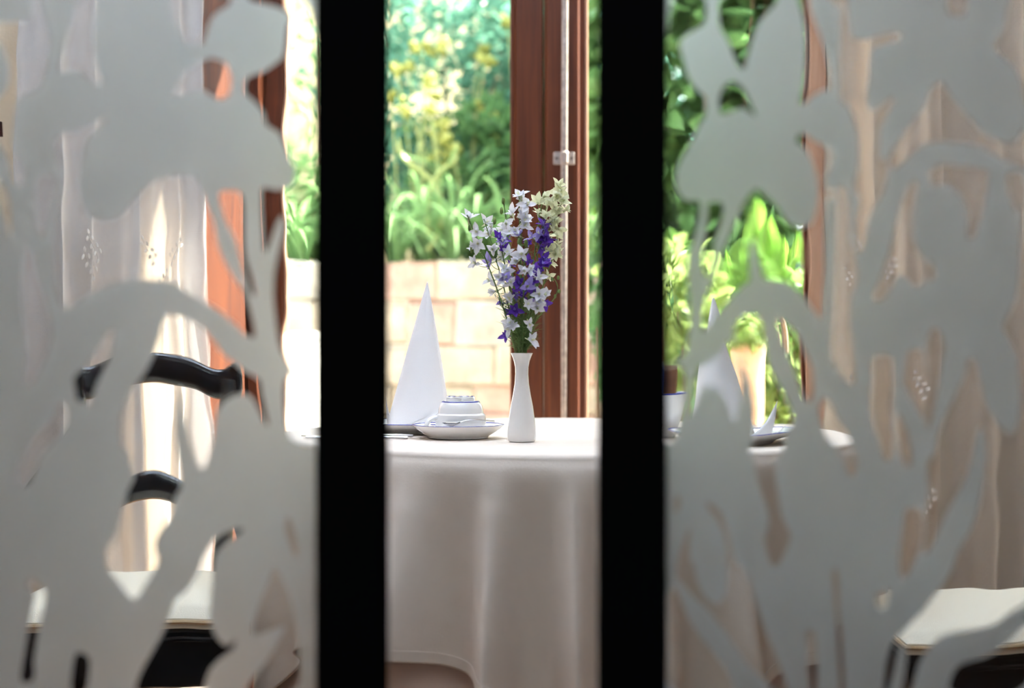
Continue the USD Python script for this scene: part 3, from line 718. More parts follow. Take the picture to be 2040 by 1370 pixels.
# ------------------------------------------------------------------ table and its cloths
TC = np.array([0.107, 2.76])
TR = 0.552
TZ = 0.750
tb = thing('round_table', (TC[0], TC[1], 0), label='round wooden dining table hidden under the cream cloths', cat='table')
obj('tabletop', lathe([(0, 0.715), (TR - 0.012, 0.715), (TR - 0.004, 0.722), (TR - 0.004, 0.738), (TR - 0.010, 0.744), (0, 0.744)], 96), 'dark_wood', tb)
obj('pedestal', lathe([(0, 0.03), (0.10, 0.03), (0.11, 0.06), (0.06, 0.14), (0.05, 0.4), (0.07, 0.6), (0.05, 0.70), (0.16, 0.715), (0, 0.715)], 32), 'dark_wood', tb)
for k in range(4):
    a = math.radians(45 + 90 * k)
    obj('foot', tube(spline([(0.07 * math.cos(a), 0.07 * math.sin(a), 0.12), (0.2 * math.cos(a), 0.2 * math.sin(a), 0.08), (0.32 * math.cos(a), 0.32 * math.sin(a), 0.02)], 8), [0.03, 0.03, 0.028, 0.026, 0.024, 0.022, 0.020, 0.018], 8), 'dark_wood', tb)

FOLDS = [(-29.5, 5.2, 0.105), (-14.0, 2.7, 0.082), (-1.5, 2.3, 0.070), (11.5, 3.0, 0.070), (26, 3.6, 0.065), (41, 3.4, 0.06), (57, 4.5, 0.055), (-50, 4.5, 0.05), (-70, 6, 0.05)] + [(d, 5, 0.05) for d in range(78, 285, 15)]


def fold(phi, extra=0.0):
    """Outward swell of the hanging cloth at angle phi (degrees from the side facing the camera)."""
    out = np.zeros_like(phi)
    for c, w, a in FOLDS:
        d = (phi - c + 180) % 360 - 180
        out += a * np.exp(-(d / w) ** 2)
    return out - 0.016


def skirt(r0, ztop, hang, nphi, nt, gain, ripple=0.0, start=0.0, stop=1.0, out=0.0):
    phi = np.linspace(-180, 180, nphi, endpoint=False)
    ph = np.radians(phi)
    fo = fold(phi) * gain
    hg = hang(phi)
    rows = []
    for q in np.linspace(start, stop, nt):
        s = q * hg
        g = np.clip(s / 0.34, 0, 1)
        g = g * g * (3 - 2 * g) * 0.75 + 0.25 * np.clip(s / 0.08, 0, 1) * np.clip(s / 0.34, 0, 1) ** 0.5
        r = r0 + 0.010 * (1 - np.exp(-s / 0.012)) + fo * g + 0.012 * s + out
        # folds sway a little sideways further down
        pp = ph + 0.02 * np.sin(3 * ph + 1.0) * s / 0.4
        rows.append(np.stack([r * np.sin(pp), -r * np.cos(pp), ztop - 0.010 * (1 - np.exp(-s / 0.006)) * 0 - s], 1))
    return np.stack(rows, 1)


def top_rows(r0, z, nphi, edge=0.010):
    phi = np.radians(np.linspace(-180, 180, nphi, endpoint=False))
    rows = []
    for r in (0.001, 0.15, 0.30, 0.42, 0.50, r0 - edge):
        rows.append(np.stack([r * np.sin(phi), -r * np.cos(phi), np.full(nphi, z)], 1))
    for a in np.radians((30, 55, 75)):
        r = r0 - edge + edge * np.sin(a)
        rows.append(np.stack([r * np.sin(phi), -r * np.cos(phi), np.full(nphi, z - edge * (1 - np.cos(a)))], 1))
    return np.stack(rows, 1)


def square_hang(phi):
    psi = np.radians((phi + 35 + 45) % 90 - 45)
    h = 0.847 / np.cos(psi) - TR
    return h + 0.006 * np.sin(np.radians(phi) * 11)


NP = 900
uc = thing('tablecloth', (TC[0], TC[1], 0), label='plain pinkish beige under cloth reaching to the floor below the cream cloth', cat='tablecloth')
Vu = np.concatenate([top_rows(TR - 0.002, TZ - 0.004, NP), skirt(TR - 0.002, TZ - 0.014, lambda p: np.full_like(p, TZ - 0.022), NP, 40, 0.62, out=-0.014)], 1)
obj('cloth', grid_mesh(Vu, True), 'under_cloth', uc, smooth=True)
oc = thing('tablecloth', (TC[0], TC[1], 0), label='square cream tablecloth with stitched hem draped over the round table', cat='tablecloth')
Vo = np.concatenate([top_rows(TR + 0.003, TZ, NP), skirt(TR + 0.003, TZ - 0.010, square_hang, NP, 56, 1.0)], 1)
obj('cloth', grid_mesh(Vo, True), 'cloth_cream', oc, smooth=True)


def hem_grid():
    a = skirt(TR + 0.003, TZ - 0.010, square_hang, NP, 7, 1.0, start=0.945, stop=1.003, out=0.0018)
    b = skirt(TR + 0.003, TZ - 0.010, square_hang, NP, 2, 1.0, start=0.945, stop=0.945, out=0.0002)[:, :1]
    c = skirt(TR + 0.003, TZ - 0.010, square_hang, NP, 2, 1.0, start=1.003, stop=1.003, out=-0.0018)[:, :1]
    return np.concatenate([b, a, c], 1)


obj('hem', grid_mesh(hem_grid(), True), 'cloth_cream', oc, smooth=40)

# ------------------------------------------------------------------ things on the table
YV = 2.50
vx = px_x(1039.5, YV)
mm = YV / F
prof = [(0, 0.0), (24.5, 0.0), (26.5, 1.5), (28, 6), (28.6, 14), (28, 26), (26, 44), (22.5, 70), (17.5, 95), (14.2, 116), (13.0, 134), (13.4, 148), (15.6, 160), (19.0, 169), (21.6, 175.5)]
inner = [(20.4, 175.5), (17.8, 168), (14.3, 160), (12.0, 148), (11.6, 134), (12.8, 116), (16, 95), (20, 70), (20, 30), (0, 28)]
VZ = TZ + 0.0006
vase = thing('bud_vase', (vx, YV, VZ), label='slim white porcelain bud vase holding the larkspur bouquet', cat='vase')
body = lathe([(r * mm, z * mm) for r, z in prof], 72)
obj('body', cat([body, lathe([(21.6 * mm, 175.5 * mm), (20.9 * mm, 176.2 * mm)] + [(r * mm, z * mm) for r, z in inner], 72)]), 'porcelain', vase, smooth=50)
obj('glaze_band', lathe([(21.75 * mm, 174.8 * mm), (21.9 * mm, 175.6 * mm), (21.6 * mm, 176.3 * mm), (21.0 * mm, 176.5 * mm)], 72), 'porcelain', vase)

# saucer, cup upside down, spoon
YS = 2.595
sx = px_x(912.5, YS)
sau = thing('saucer', (sx, YS, TZ + 0.0006), label='white saucer with blue rim line under the upturned cup', cat='saucer')
SP = [(0, 0.0), (0.052, 0.0), (0.055, 0.0012), (0.056, 0.004), (0.066, 0.010), (0.076, 0.017), (0.0825, 0.0236), (0.0830, 0.0246), (0.0822, 0.0250), (0.074, 0.0195), (0.062, 0.0125), (0.046, 0.0072), (0.030, 0.006), (0, 0.006)]


def scalloped(v, r0, amp, k):
    v = np.array(v)
    r = np.hypot(v[:, 0], v[:, 1])
    a = np.arctan2(v[:, 1], v[:, 0])
    m = 1 + amp * np.clip((r - r0) / 0.02, 0, 1) * np.cos(k * a)
    v[:, 0] *= m
    v[:, 1] *= m
    return v


sv, sf = lathe(SP, 96)
obj('dish', (scalloped(sv, 0.062, 0.012, 10), sf), 'porcelain', sau, smooth=40)
sv, sf = lathe([(0.0805, 0.0241), (0.0818, 0.0254), (0.0830, 0.0253), (0.0834, 0.0244)], 96)
obj('rim_line', (scalloped(sv, 0.062, 0.012, 10), sf), 'blue_glaze', sau)
YC = 2.600
cx_ = px_x(918, YC)
cz_ = TZ + 0.0006 + 0.0064
cup = thing('tea_cup', (cx_, YC, cz_), label='white tea cup with blue lines standing upside down on the saucer', cat='cup')
m2 = YC / F
cpr = [(49.5, 0), (50.5, 1.5), (50.8, 8), (50.2, 30), (49.4, 39), (46, 41.5), (45.2, 43), (44.4, 50), (42.5, 58), (38, 64.5), (34, 66.2), (29, 66.8), (28.6, 68), (28.2, 71.5), (27.0, 73), (24, 73), (23, 70), (0, 69.5)]
obj('body', lathe([(r * m2, z * m2) for r, z in cpr], 80), 'porcelain', cup, smooth=40)
obj('rim_line', lathe([(50.4 * m2, 0.2 * m2), (51.2 * m2, 1.0 * m2), (51.3 * m2, 2.2 * m2), (50.6 * m2, 2.6 * m2)], 80), 'blue_glaze', cup)
obj('foot_line', lathe([(38.4 * m2, 64.3 * m2), (37.6 * m2, 65.6 * m2), (35.8 * m2, 66.4 * m2), (34.6 * m2, 66.4 * m2)], 80), 'blue_glaze', cup)
for k in range(6):                                       # petal-like knobs round the foot ring
    a = 2 * np.pi * k / 6 + 0.3
    rr = 26.5 * m2
    aa = np.linspace(a - 0.42, a + 0.42, 9)
    pts = np.stack([rr * np.cos(aa), rr * np.sin(aa), np.full(9, 73.2 * m2)], 1)
    obj('foot_ring', tube(pts, np.array([0.6, 1.6, 2.2, 2.6, 2.7, 2.6, 2.2, 1.6, 0.6]) * m2, 8), 'porcelain', cup)
    obj('foot_ring_line', tube(pts + [0, 0, 2.5 * m2], np.array([0.3, .5, .6, .6, .6, .6, .6, .5, 0.3]) * m2, 6), 'blue_glaze', cup)
hd = np.array([(-47, -14, 33), (-58, -22, 31), (-66, -27, 22), (-66, -27, 11), (-60, -22, 5), (-49, -14, 4)]) * m2
hs = spline(hd, 22)
obj('handle', tube(hs, np.interp(np.linspace(0, 1, 22), [0, 0.2, 0.5, 0.8, 1], [6.5, 5.2, 4.6, 4.8, 6.5]) * m2, 12, flat=(1.3, 0.9)), 'porcelain', cup)
obj('handle_line', tube(hs[4:12] + np.array([-1.6, -1.6, 2.6]) * m2, 0.8 * m2, 6), 'blue_glaze', cup)


def spoon(name, p_bowl, p_end, L, label):
    t = thing(name, label=label, cat='spoon')
    a, b = np.asarray(p_bowl, float), np.asarray(p_end, float)
    d = (b - a) / np.linalg.norm(b - a)
    side = np.cross(d, [0, 0, 1.0])
    side /= np.linalg.norm(side)
    up = np.cross(side, d)
    u = np.linspace(0, 1, 22)
    w = 0.0115 * np.sqrt(np.clip(1 - ((u - 0.48) / 0.52) ** 2, 0, 1)) * (1 - 0.25 * u)
    k = np.linspace(-1, 1, 11)
    rows = []
    for ui, wi in zip(u, w):
        dip = -0.0065 * math.sin(math.pi * ui)
        rows.append([a + d * (0.034 * ui) + side * (wi * kk) + up * (dip * (1 - kk * kk) + 0.0012) for kk in k])
    top = np.array(rows)
    vv, ff = grid_mesh(top)
    vb, fb = grid_mesh(top - up * 0.0011)
    obj('bowl', cat([(vv, ff), (vb, fb[:, ::-1])]), 'steel', t, smooth=True)
    hp = spline([a + d * 0.032 + up * 0.0006, a + d * 0.046 + up * 0.004, a + d * 0.075 + up * 0.003, b], 14)
    obj('handle', tube(hp, np.interp(np.linspace(0, 1, 14), [0, 0.15, 0.6, 1], [0.0024, 0.0018, 0.0026, 0.0042]), 8, flat=(1.4, 0.45), up=(0, 0, 1)), 'steel', t)
    return t


spoon('teaspoon', P(882, 843, 2.536), P(984, 839, 2.575), 0.12, 'small steel teaspoon lying on the saucer in front of the upturned cup')


def plate(loc, r, label):
    t = thing('plate', loc, label=label, cat='plate')
    pr = [(0, 0), (r * 0.60, 0), (r * 0.62, 0.002), (r * 0.66, 0.006), (r * 0.86, 0.012), (r * 0.99, 0.019), (r, 0.0205), (r * 0.99, 0.0212), (r * 0.86, 0.0150), (r * 0.68, 0.0095), (r * 0.60, 0.0062), (0, 0.0055)]
    obj('dish', lathe(pr, 96), 'porcelain', t, smooth=40)
    obj('rim_line', lathe([(r * 0.975, 0.0208), (r * 0.988, 0.0218), (r * 1.002, 0.0210), (r * 1.003, 0.0203)], 96), 'blue_glaze', t)


def napkin(loc, r0, h, lean, rot, seam, label, flaps):
    """A stiff linen napkin rolled to a standing cone with a turned-up cuff."""
    t = thing('napkin', loc, rot, label=label, cat='napkin')
    nt, nh = 90, 30
    th = np.linspace(0, 2 * np.pi * 1.16, nt)
    k = np.linspace(0, 1, nh)
    V = np.zeros((nt, nh, 3))
    for i, a in enumerate(th):
        grow = 1 + 0.11 * a / (2 * np.pi)
        for j, q in enumerate(k):
            rr = r0 * grow * (1 - q) ** 0.94 * (1 + 0.035 * math.sin(3 * a) * (1 - q)) + 0.0012
            sq = 0.86
            V[i, j] = (rr * math.cos(a + seam) + lean[0] * q, rr * math.sin(a + seam) * sq + lean[1] * q, h * q * (1.0 + 0.01 * math.sin(2 * a)))
    cone = grid_mesh(V)
    cx = V[:, :, :2].copy()
    V2 = V.copy()
    c = np.stack([lean[0] * k, lean[1] * k], 1)[None]
    V2[:, :, :2] = c + (V[:, :, :2] - c) * np.clip(1 - 0.0022 / np.maximum(np.linalg.norm(V[:, :, :2] - c, axis=2, keepdims=True), 1e-4), 0, 1)
    vi, fi = grid_mesh(V2)
    obj('cone', cat([cone, (vi, fi[:, ::-1])]), 'napkin_linen', t, smooth=50)
    for fl in flaps:
        p = np.array(fl, float)
        if len(p) == 4:
            g = np.array([[(1 - u) * ((1 - w) * p[0] + w * p[1]) + u * ((1 - w) * p[3] + w * p[2]) for w in np.linspace(0, 1, 9)] for u in np.linspace(0, 1, 9)])
        bow = np.sin(np.linspace(0, np.pi, 9))[:, None] * np.sin(np.linspace(0, np.pi, 9))[None]
        g[:, :, 1] -= 0.006 * bow
        a, fa = grid_mesh(g)
        b, fb = grid_mesh(g + np.array([0.0, 0.0018, 0.0006]))
        obj('folded_cuff', cat([(a, fa), (b, fb[:, ::-1])]), 'napkin_linen', t, smooth=True)
    return t


YN = 2.76
plate((px_x(822, YN), YN, TZ + 0.0006), 0.118, 'white plate with blue rim line under the tall napkin cone left of the cup')
nx = px_x(838, YN)
nz0 = TZ + 0.0006 + 0.0065
napkin((nx, YN, nz0), 0.060, 0.283, (0.013, 0.0), 0, math.radians(-96), 'white linen napkin folded into a tall cone behind the upturned cup', [
    [(-0.064, -0.040, 0.0), (0.036, -0.066, 0.0), (0.040, -0.056, 0.036), (-0.010, -0.070, 0.016)],
    [(-0.066, 0.006, 0.0), (-0.048, -0.026, 0.0), (-0.064, -0.004, 0.040), (-0.070, 0.010, 0.070)]])

YR = 2.50
plate((px_x(1462, YR), YR, TZ + 0.0006), 0.118, 'white plate under the napkin cone at the right side of the table')
napkin((px_x(1436, YR), YR, nz0), 0.055, 0.245, (-0.018, 0.0), 0, math.radians(-40), 'white linen napkin folded into a cone on the right plate behind etched glass', [
    [(0.030, -0.046, 0.0), (0.086, -0.030, 0.0), (0.096, -0.016, 0.066), (0.068, -0.034, 0.020)],
    [(0.070, -0.038, 0.0), (0.092, -0.014, 0.0), (0.116, 0.004, 0.021), (0.092, -0.020, 0.006)]])

# cutlery beside the left plate


def knife(loc, rot, label):
    t = thing('table_knife', loc, rot, label=label, cat='knife')
    obj('handle', tube(spline([(0, 0, 0.004), (-0.04, 0, 0.0045), (-0.095, 0, 0.004)], 10), [0.004, 0.005, 0.0055, 0.0055, 0.0052, 0.005, 0.0048, 0.0046, 0.0044, 0.0036], 10, flat=(1.2, 0.6), up=(0, 0, 1)), 'steel', t)
    m = trimesh.creation.extrude_polygon(Polygon([(-0.093, -0.004), (-0.11, -0.008), (-0.19, -0.009), (-0.205, -0.004), (-0.20, 0.004), (-0.093, 0.004)]), 0.0012)
    obj('blade', (np.array(m.vertices) + [0, 0, 0.003], np.array(m.faces)), 'steel', t, smooth=False)


knife((px_x(823, 2.60), 2.60, TZ + 0.0004), 0, 'steel table knife lying on the cloth left of the saucer, in front of the plate')
kf = thing('table_fork', (px_x(812, 2.57), 2.57, TZ + 0.0004), 0, label='steel table fork lying on the cloth in front of the knife', cat='fork')
obj('handle', tube(spline([(0, 0, 0.003), (-0.06, 0, 0.004), (-0.125, 0, 0.003)], 10), [0.0048, 0.005, 0.0046, 0.004, 0.0036, 0.0032, 0.003, 0.0028, 0.0028, 0.003], 8, flat=(1.2, 0.6), up=(0, 0, 1)), 'steel', kf)
obj('tines', cat([bx(-0.140, -0.122, -0.011, 0.011, 0.002, 0.0042, 0.001)] + [bx(-0.185, -0.139, y - 0.0016, y + 0.0016, 0.002, 0.0042, 0.0006) for y in (-0.009, -0.003, 0.003, 0.009)]), 'steel', kf)

# sugar bowl with packets, just right of the gap
YB = 2.62
sb = thing('sugar_bowl', (px_x(1303, YB), YB, TZ + 0.0006), label='white porcelain sugar bowl full of packets behind the right black stile', cat='bowl')
bp = [(0, 0), (0.034, 0), (0.037, 0.003), (0.040, 0.012), (0.050, 0.035), (0.0555, 0.06), (0.058, 0.0805), (0.0575, 0.082), (0.056, 0.0805), (0.052, 0.06), (0.046, 0.036), (0.030, 0.012), (0, 0.010)]
obj('body', lathe(bp, 64), 'porcelain', sb, smooth=40)
obj('rim_line', lathe([(0.0565, 0.0815), (0.0578, 0.0828), (0.0588, 0.0815), (0.0584, 0.080)], 64), 'blue_glaze', sb)
_r = rng(5)
for k, (cm, lab) in enumerate([('napkin_linen', 'white paper packet leaning in the sugar bowl, hidden behind the stile'), ('sugar_brown', 'brown sugar packet in the middle of the bowl'),
                               ('packet_blue', 'blue paper sugar packet standing tall in the bowl between two brown ones'), ('sugar_brown', 'brown sugar packet at the right edge of the bowl, nearest the napkin cone')]):
    t = thing('sugar_packet', (px_x(1303, YB) - 0.022 + 0.0165 * k, YB + 0.004 * ((-1) ** k), TZ + 0.013), -30 + 22 * k, label=lab, cat='sugar packet')
    hh = (0.104, 0.108, 0.120, 0.112)[k]
    obj('paper', bx(-0.0022, 0.0022, -0.018, 0.018, 0.0, hh, 0.001), cm, t)
    obj('seam', bx(-0.0006, 0.0006, -0.018, 0.018, hh, hh + 0.007), cm, t, smooth=False)

# ------------------------------------------------------------------ larkspur bouquet
PET_V, PET_F = [], []
_us, _ks = np.linspace(0, 1, 5), np.array([-1.0, 0.0, 1.0])
for _u in _us:
    _w = 0.29 * math.sin(math.pi * min(1, 0.07 + 0.92 * _u ** 0.82)) ** 0.9
    for _k in _ks:
        PET_V.append((_w * _k, _u, 0.22 * _u * _u * 0.6 + 0.14 * abs(_k) * math.sin(math.pi * _u)))
PET_V = np.array(PET_V)
for _i in range(4):
    for _j in range(2):
        a = _i * 3 + _j
        PET_F += [(a, a + 1, a + 4), (a, a + 4, a + 3)]
PET_F = np.array(PET_F)


def blossom_mesh(r, d, size):
    """Five spread sepals round the axis d and a spur behind."""
    d = np.asarray(d, float) / np.linalg.norm(d)
    h = np.array([0, 0, 1.0]) if abs(d[2]) < 0.9 else np.array([1.0, 0, 0])
    a = np.cross(d, h)
    a /= np.linalg.norm(a)
    b = np.cross(d, a)
    rot = r.uniform(0, 2 * np.pi)
    parts = []
    for k in range(5):
        t = rot + 2 * np.pi * k / 5 + r.uniform(-0.28, 0.28)
        rad = np.cos(t) * a + np.sin(t) * b
        op = r.uniform(-0.25, 1.05)
        along = rad * math.cos(op) + d * math.sin(op)
        side = np.cross(d, rad)
        nrm = np.cross(side, along)
        s = size * r.uniform(0.68, 1.18)
        V = PET_V * [s * 0.95, s, -s]
        parts.append((V[:, :1] * side + V[:, 1:2] * along + V[:, 2:] * nrm, PET_F))
    inner = []
    for k in range(3):
        t = rot + 2 * np.pi * k / 3 + 0.5
        rad = np.cos(t) * a + np.sin(t) * b
        along = rad * 0.5 + d
        along /= np.linalg.norm(along)
        side = np.cross(d, rad)
        nrm = np.cross(side, along)
        V = PET_V * [size * 0.38, size * 0.55, -size * 0.5]
        inner.append((V[:, :1] * side + V[:, 1:2] * along + V[:, 2:] * nrm, PET_F))
    sp = -d * size
    spur = tube(spline([(0, 0, 0), sp * 0.5 + [0, 0, size * 0.1], sp * 1.0 + [0, 0, size * 0.3]], 6), np.array([0.12, 0.11, 0.09, 0.07, 0.05, 0.02]) * size, 5)
    return cat(parts), cat(inner + [spur])


LARK = [
    ((930, 428), [(934, 436), (953, 485), (948, 525)], 'petal_white', -0.020, 'white larkspur stem leaning farthest left in the vase', [(936, 454), (940, 497)]),
    ((964, 436), [(968, 445), (975, 469), (977, 523), (986, 580)], 'petal_white', 0.006, 'white larkspur stem second from the left, its top bent outward', [(985, 440)]),
    ((1003, 398), [(1021, 426), (996, 493), (999, 512), (1008, 448)], 'petal_white', 0.018, 'white larkspur stem with two green buds at its tip left of the post edge', [(1003, 400), (999, 420)]),
    ((1034, 384), [(1034, 390), (1050, 409), (1042, 442), (1044, 452), (1018, 463), (1014, 504), (1036, 425)], 'petal_white', -0.004, 'tallest pure white larkspur stem, upright against the left edge of the post', []),
    ((992, 464), [(994, 474), (1002, 482), (1018, 528), (1026, 585), (999, 604), (1013, 623)], 'petal_purple', 0.010, 'purple larkspur stem leaning left among the white ones', []),
    ((1008, 530), [(1010, 539), (999, 552), (1018, 563), (1018, 644), (1015, 655), (1004, 535)], 'petal_white', -0.024, 'short white larkspur stem with one blossom just above the vase mouth', []),
    ((1038, 460), [(1034, 469), (1053, 520), (1034, 566), (1048, 577), (1010, 669), (1040, 590)], 'petal_purple', -0.012, 'purple larkspur stem at the centre of the bouquet', []),
    ((1046, 488), [(1045, 539), (1050, 606), (1058, 677), (1072, 552), (1040, 505), (1030, 520)], 'petal_white', -0.028, 'white larkspur stem with a dark straight stalk at the front centre', [(1034, 482), (1048, 484)]),
    ((1084, 436), [(1083, 447), (1075, 466), (1085, 480), (1094, 474), (1061, 474), (1078, 492)], 'petal_purple', 0.004, 'deep purple larkspur stem reaching highest on the right', []),
    ((1088, 508), [(1083, 515), (1077, 525), (1085, 528), (1064, 558), (1072, 585), (1085, 604), (1066, 535)], 'petal_purple', -0.016, 'deep purple larkspur stem low on the right side of the bouquet', []),
    ((1114, 362), [(1112, 370), (1107, 390), (1126, 419), (1104, 417), (1112, 455), (1118, 400)], 'petal_pale', 0.020, 'pale yellow green larkspur stem, tallest of the bouquet, in front of the metal rod', []),
    ((1082, 384), [(1083, 393), (1072, 425), (1102, 434), (1099, 455), (1090, 410)], 'petal_pale', 0.012, 'pale green larkspur stem between the purple one and the tallest one', []),
    ((1110, 490), [(1104, 501), (1096, 490), (1115, 496), (1091, 552), (1110, 470)], 'petal_pale', 0.022, 'pale cream larkspur stem leaning right at mid height', []),
    ((1092, 578), [(1077, 598), (1088, 588), (1070, 615)], 'petal_white', -0.020, 'short white larkspur stem at the lower right of the bouquet', []),
]
mouth = P(1040, 705, YV)
for si, (top, fls, pm, dy, lab, buds) in enumerate(LARK):
    r = rng(100 + si)
    Yt = YV + dy * 1.6
    tp = P(top[0], top[1], Yt)
    base = np.array([vx + (top[0] - 1040) * -0.00003 * 1.0, YV - dy * 0.25, VZ + 0.035])
    neck = np.array([vx + (top[0] - 1040) / 100 * 0.010, YV + dy * 0.42, mouth[2] + 0.002])
    mid = neck * 0.45 + tp * 0.55 + np.array([(tp[0] - neck[0]) * -0.06, 0, 0.004])
    t = thing('larkspur', label=lab, cat='flower')
    path = spline([base, neck, mid, tp], 36)
    obj('stem', tube(path, np.linspace(0.0017, 0.0010, 36), 6), 'larkspur_green', t)
    up_path = path[12:]
    more = [((a[0] + b[0]) / 2 + r.uniform(-9, 9), (a[1] + b[1]) / 2 + r.uniform(-8, 8)) for a, b in zip(fls[:-1], fls[1:])][:4]
    for fi, (fx, fy) in enumerate(fls + more):
        c = P(fx, fy, Yt + r.uniform(-0.012, 0.012) - 0.006)
        j = np.argmin(np.linalg.norm(up_path - (c - [0, 0, 0.012]), axis=1))
        root = up_path[j]
        d = c - root
        d[1] -= 0.012 + r.uniform(0, 0.01)
        d += r.normal(0, 0.009, 3)
        mtl = pm
        if pm == 'petal_white' and r.random() < 0.05:
            mtl = 'petal_violet'
        if pm == 'petal_purple' and r.random() < 0.12:
            mtl = 'petal_violet'
        size = 0.0172 if pm != 'petal_purple' else 0.0155
        pet, inn = blossom_mesh(r, d, size * r.uniform(0.9, 1.15))
        b = obj('blossom', (pet[0] + c, pet[1]), mtl, t, smooth=True)
        obj('blossom_spur', (inn[0] + c, inn[1]), 'petal_pale' if mtl != 'petal_purple' else 'petal_violet', b, smooth=True)
        obj('flower_stalk', tube(spline([root, (root + c) / 2 + [0, 0, -0.003], c], 6), 0.0006, 5), 'larkspur_green', t)
    for (fx, fy) in buds:
        c = P(fx, fy, Yt - 0.003)
        j = np.argmin(np.linalg.norm(path - c, axis=1))
        bud = trimesh.creation.icosphere(2)
        obj('bud', (np.array(bud.vertices) * [0.0032, 0.0032, 0.0068] + c, bud.faces), 'bud_green', t, smooth=True)
        obj('flower_stalk', tube(spline([path[j], (path[j] + c) / 2 + [0, 0, -0.002], c - [0, 0, 0.005]], 5), 0.0006, 5), 'larkspur_green', t)
    # feathery leaves, thickest near the vase mouth
    n = 125
    zq = float(np.interp(mouth[2] + 0.004, path[:, 2], np.linspace(0, 1, 36)))
    u = np.r_[zq + (0.60 - zq) * r.random(n - 30) ** 0.9, r.uniform(0.55, 0.95, 30)]
    pos = np.array([np.interp(u, np.linspace(0, 1, 36), path[:, k]) for k in range(3)]).T
    d = r.normal(0, 1, (n, 3)) * [1, 1, 0.5] + [0, 0, 0.8]
    ln = r.uniform(0.010, 0.028, n)
    v, f = scatter(NEEDLE_V, NEEDLE_F, pos, d, r.uniform(0, 6, n), np.stack([np.full(n, 0.0010), ln, np.full(n, 0.002)], 1))
    obj('feathery_leaves', (v, f), 'larkspur_green', t, smooth=False, kind='stuff')
t = thing('larkspur', label='bare curled larkspur stem hooking out to the right of the bouquet', cat='flower')
cp = spline([mouth - [0, 0, 0.1], mouth + [0.004, 0, 0.0], P(1072, 632, YV), P(1100, 600, YV), P(1111, 572, YV), P(1104, 556, YV), P(1098, 552, YV)], 40)
obj('stem', tube(cp, np.linspace(0.0016, 0.0011, 40), 6), 'bud_green', t)
for (a, b) in ((1112, 553), (1114, 580), (1106, 590), (1100, 556)):
    c = P(a, b, YV)
    m = trimesh.creation.icosphere(1)
    obj('bud', (np.array(m.vertices) * [0.0026, 0.0026, 0.004] + c, m.faces), 'bud_green', t, smooth=True)

# ------------------------------------------------------------------ chairs


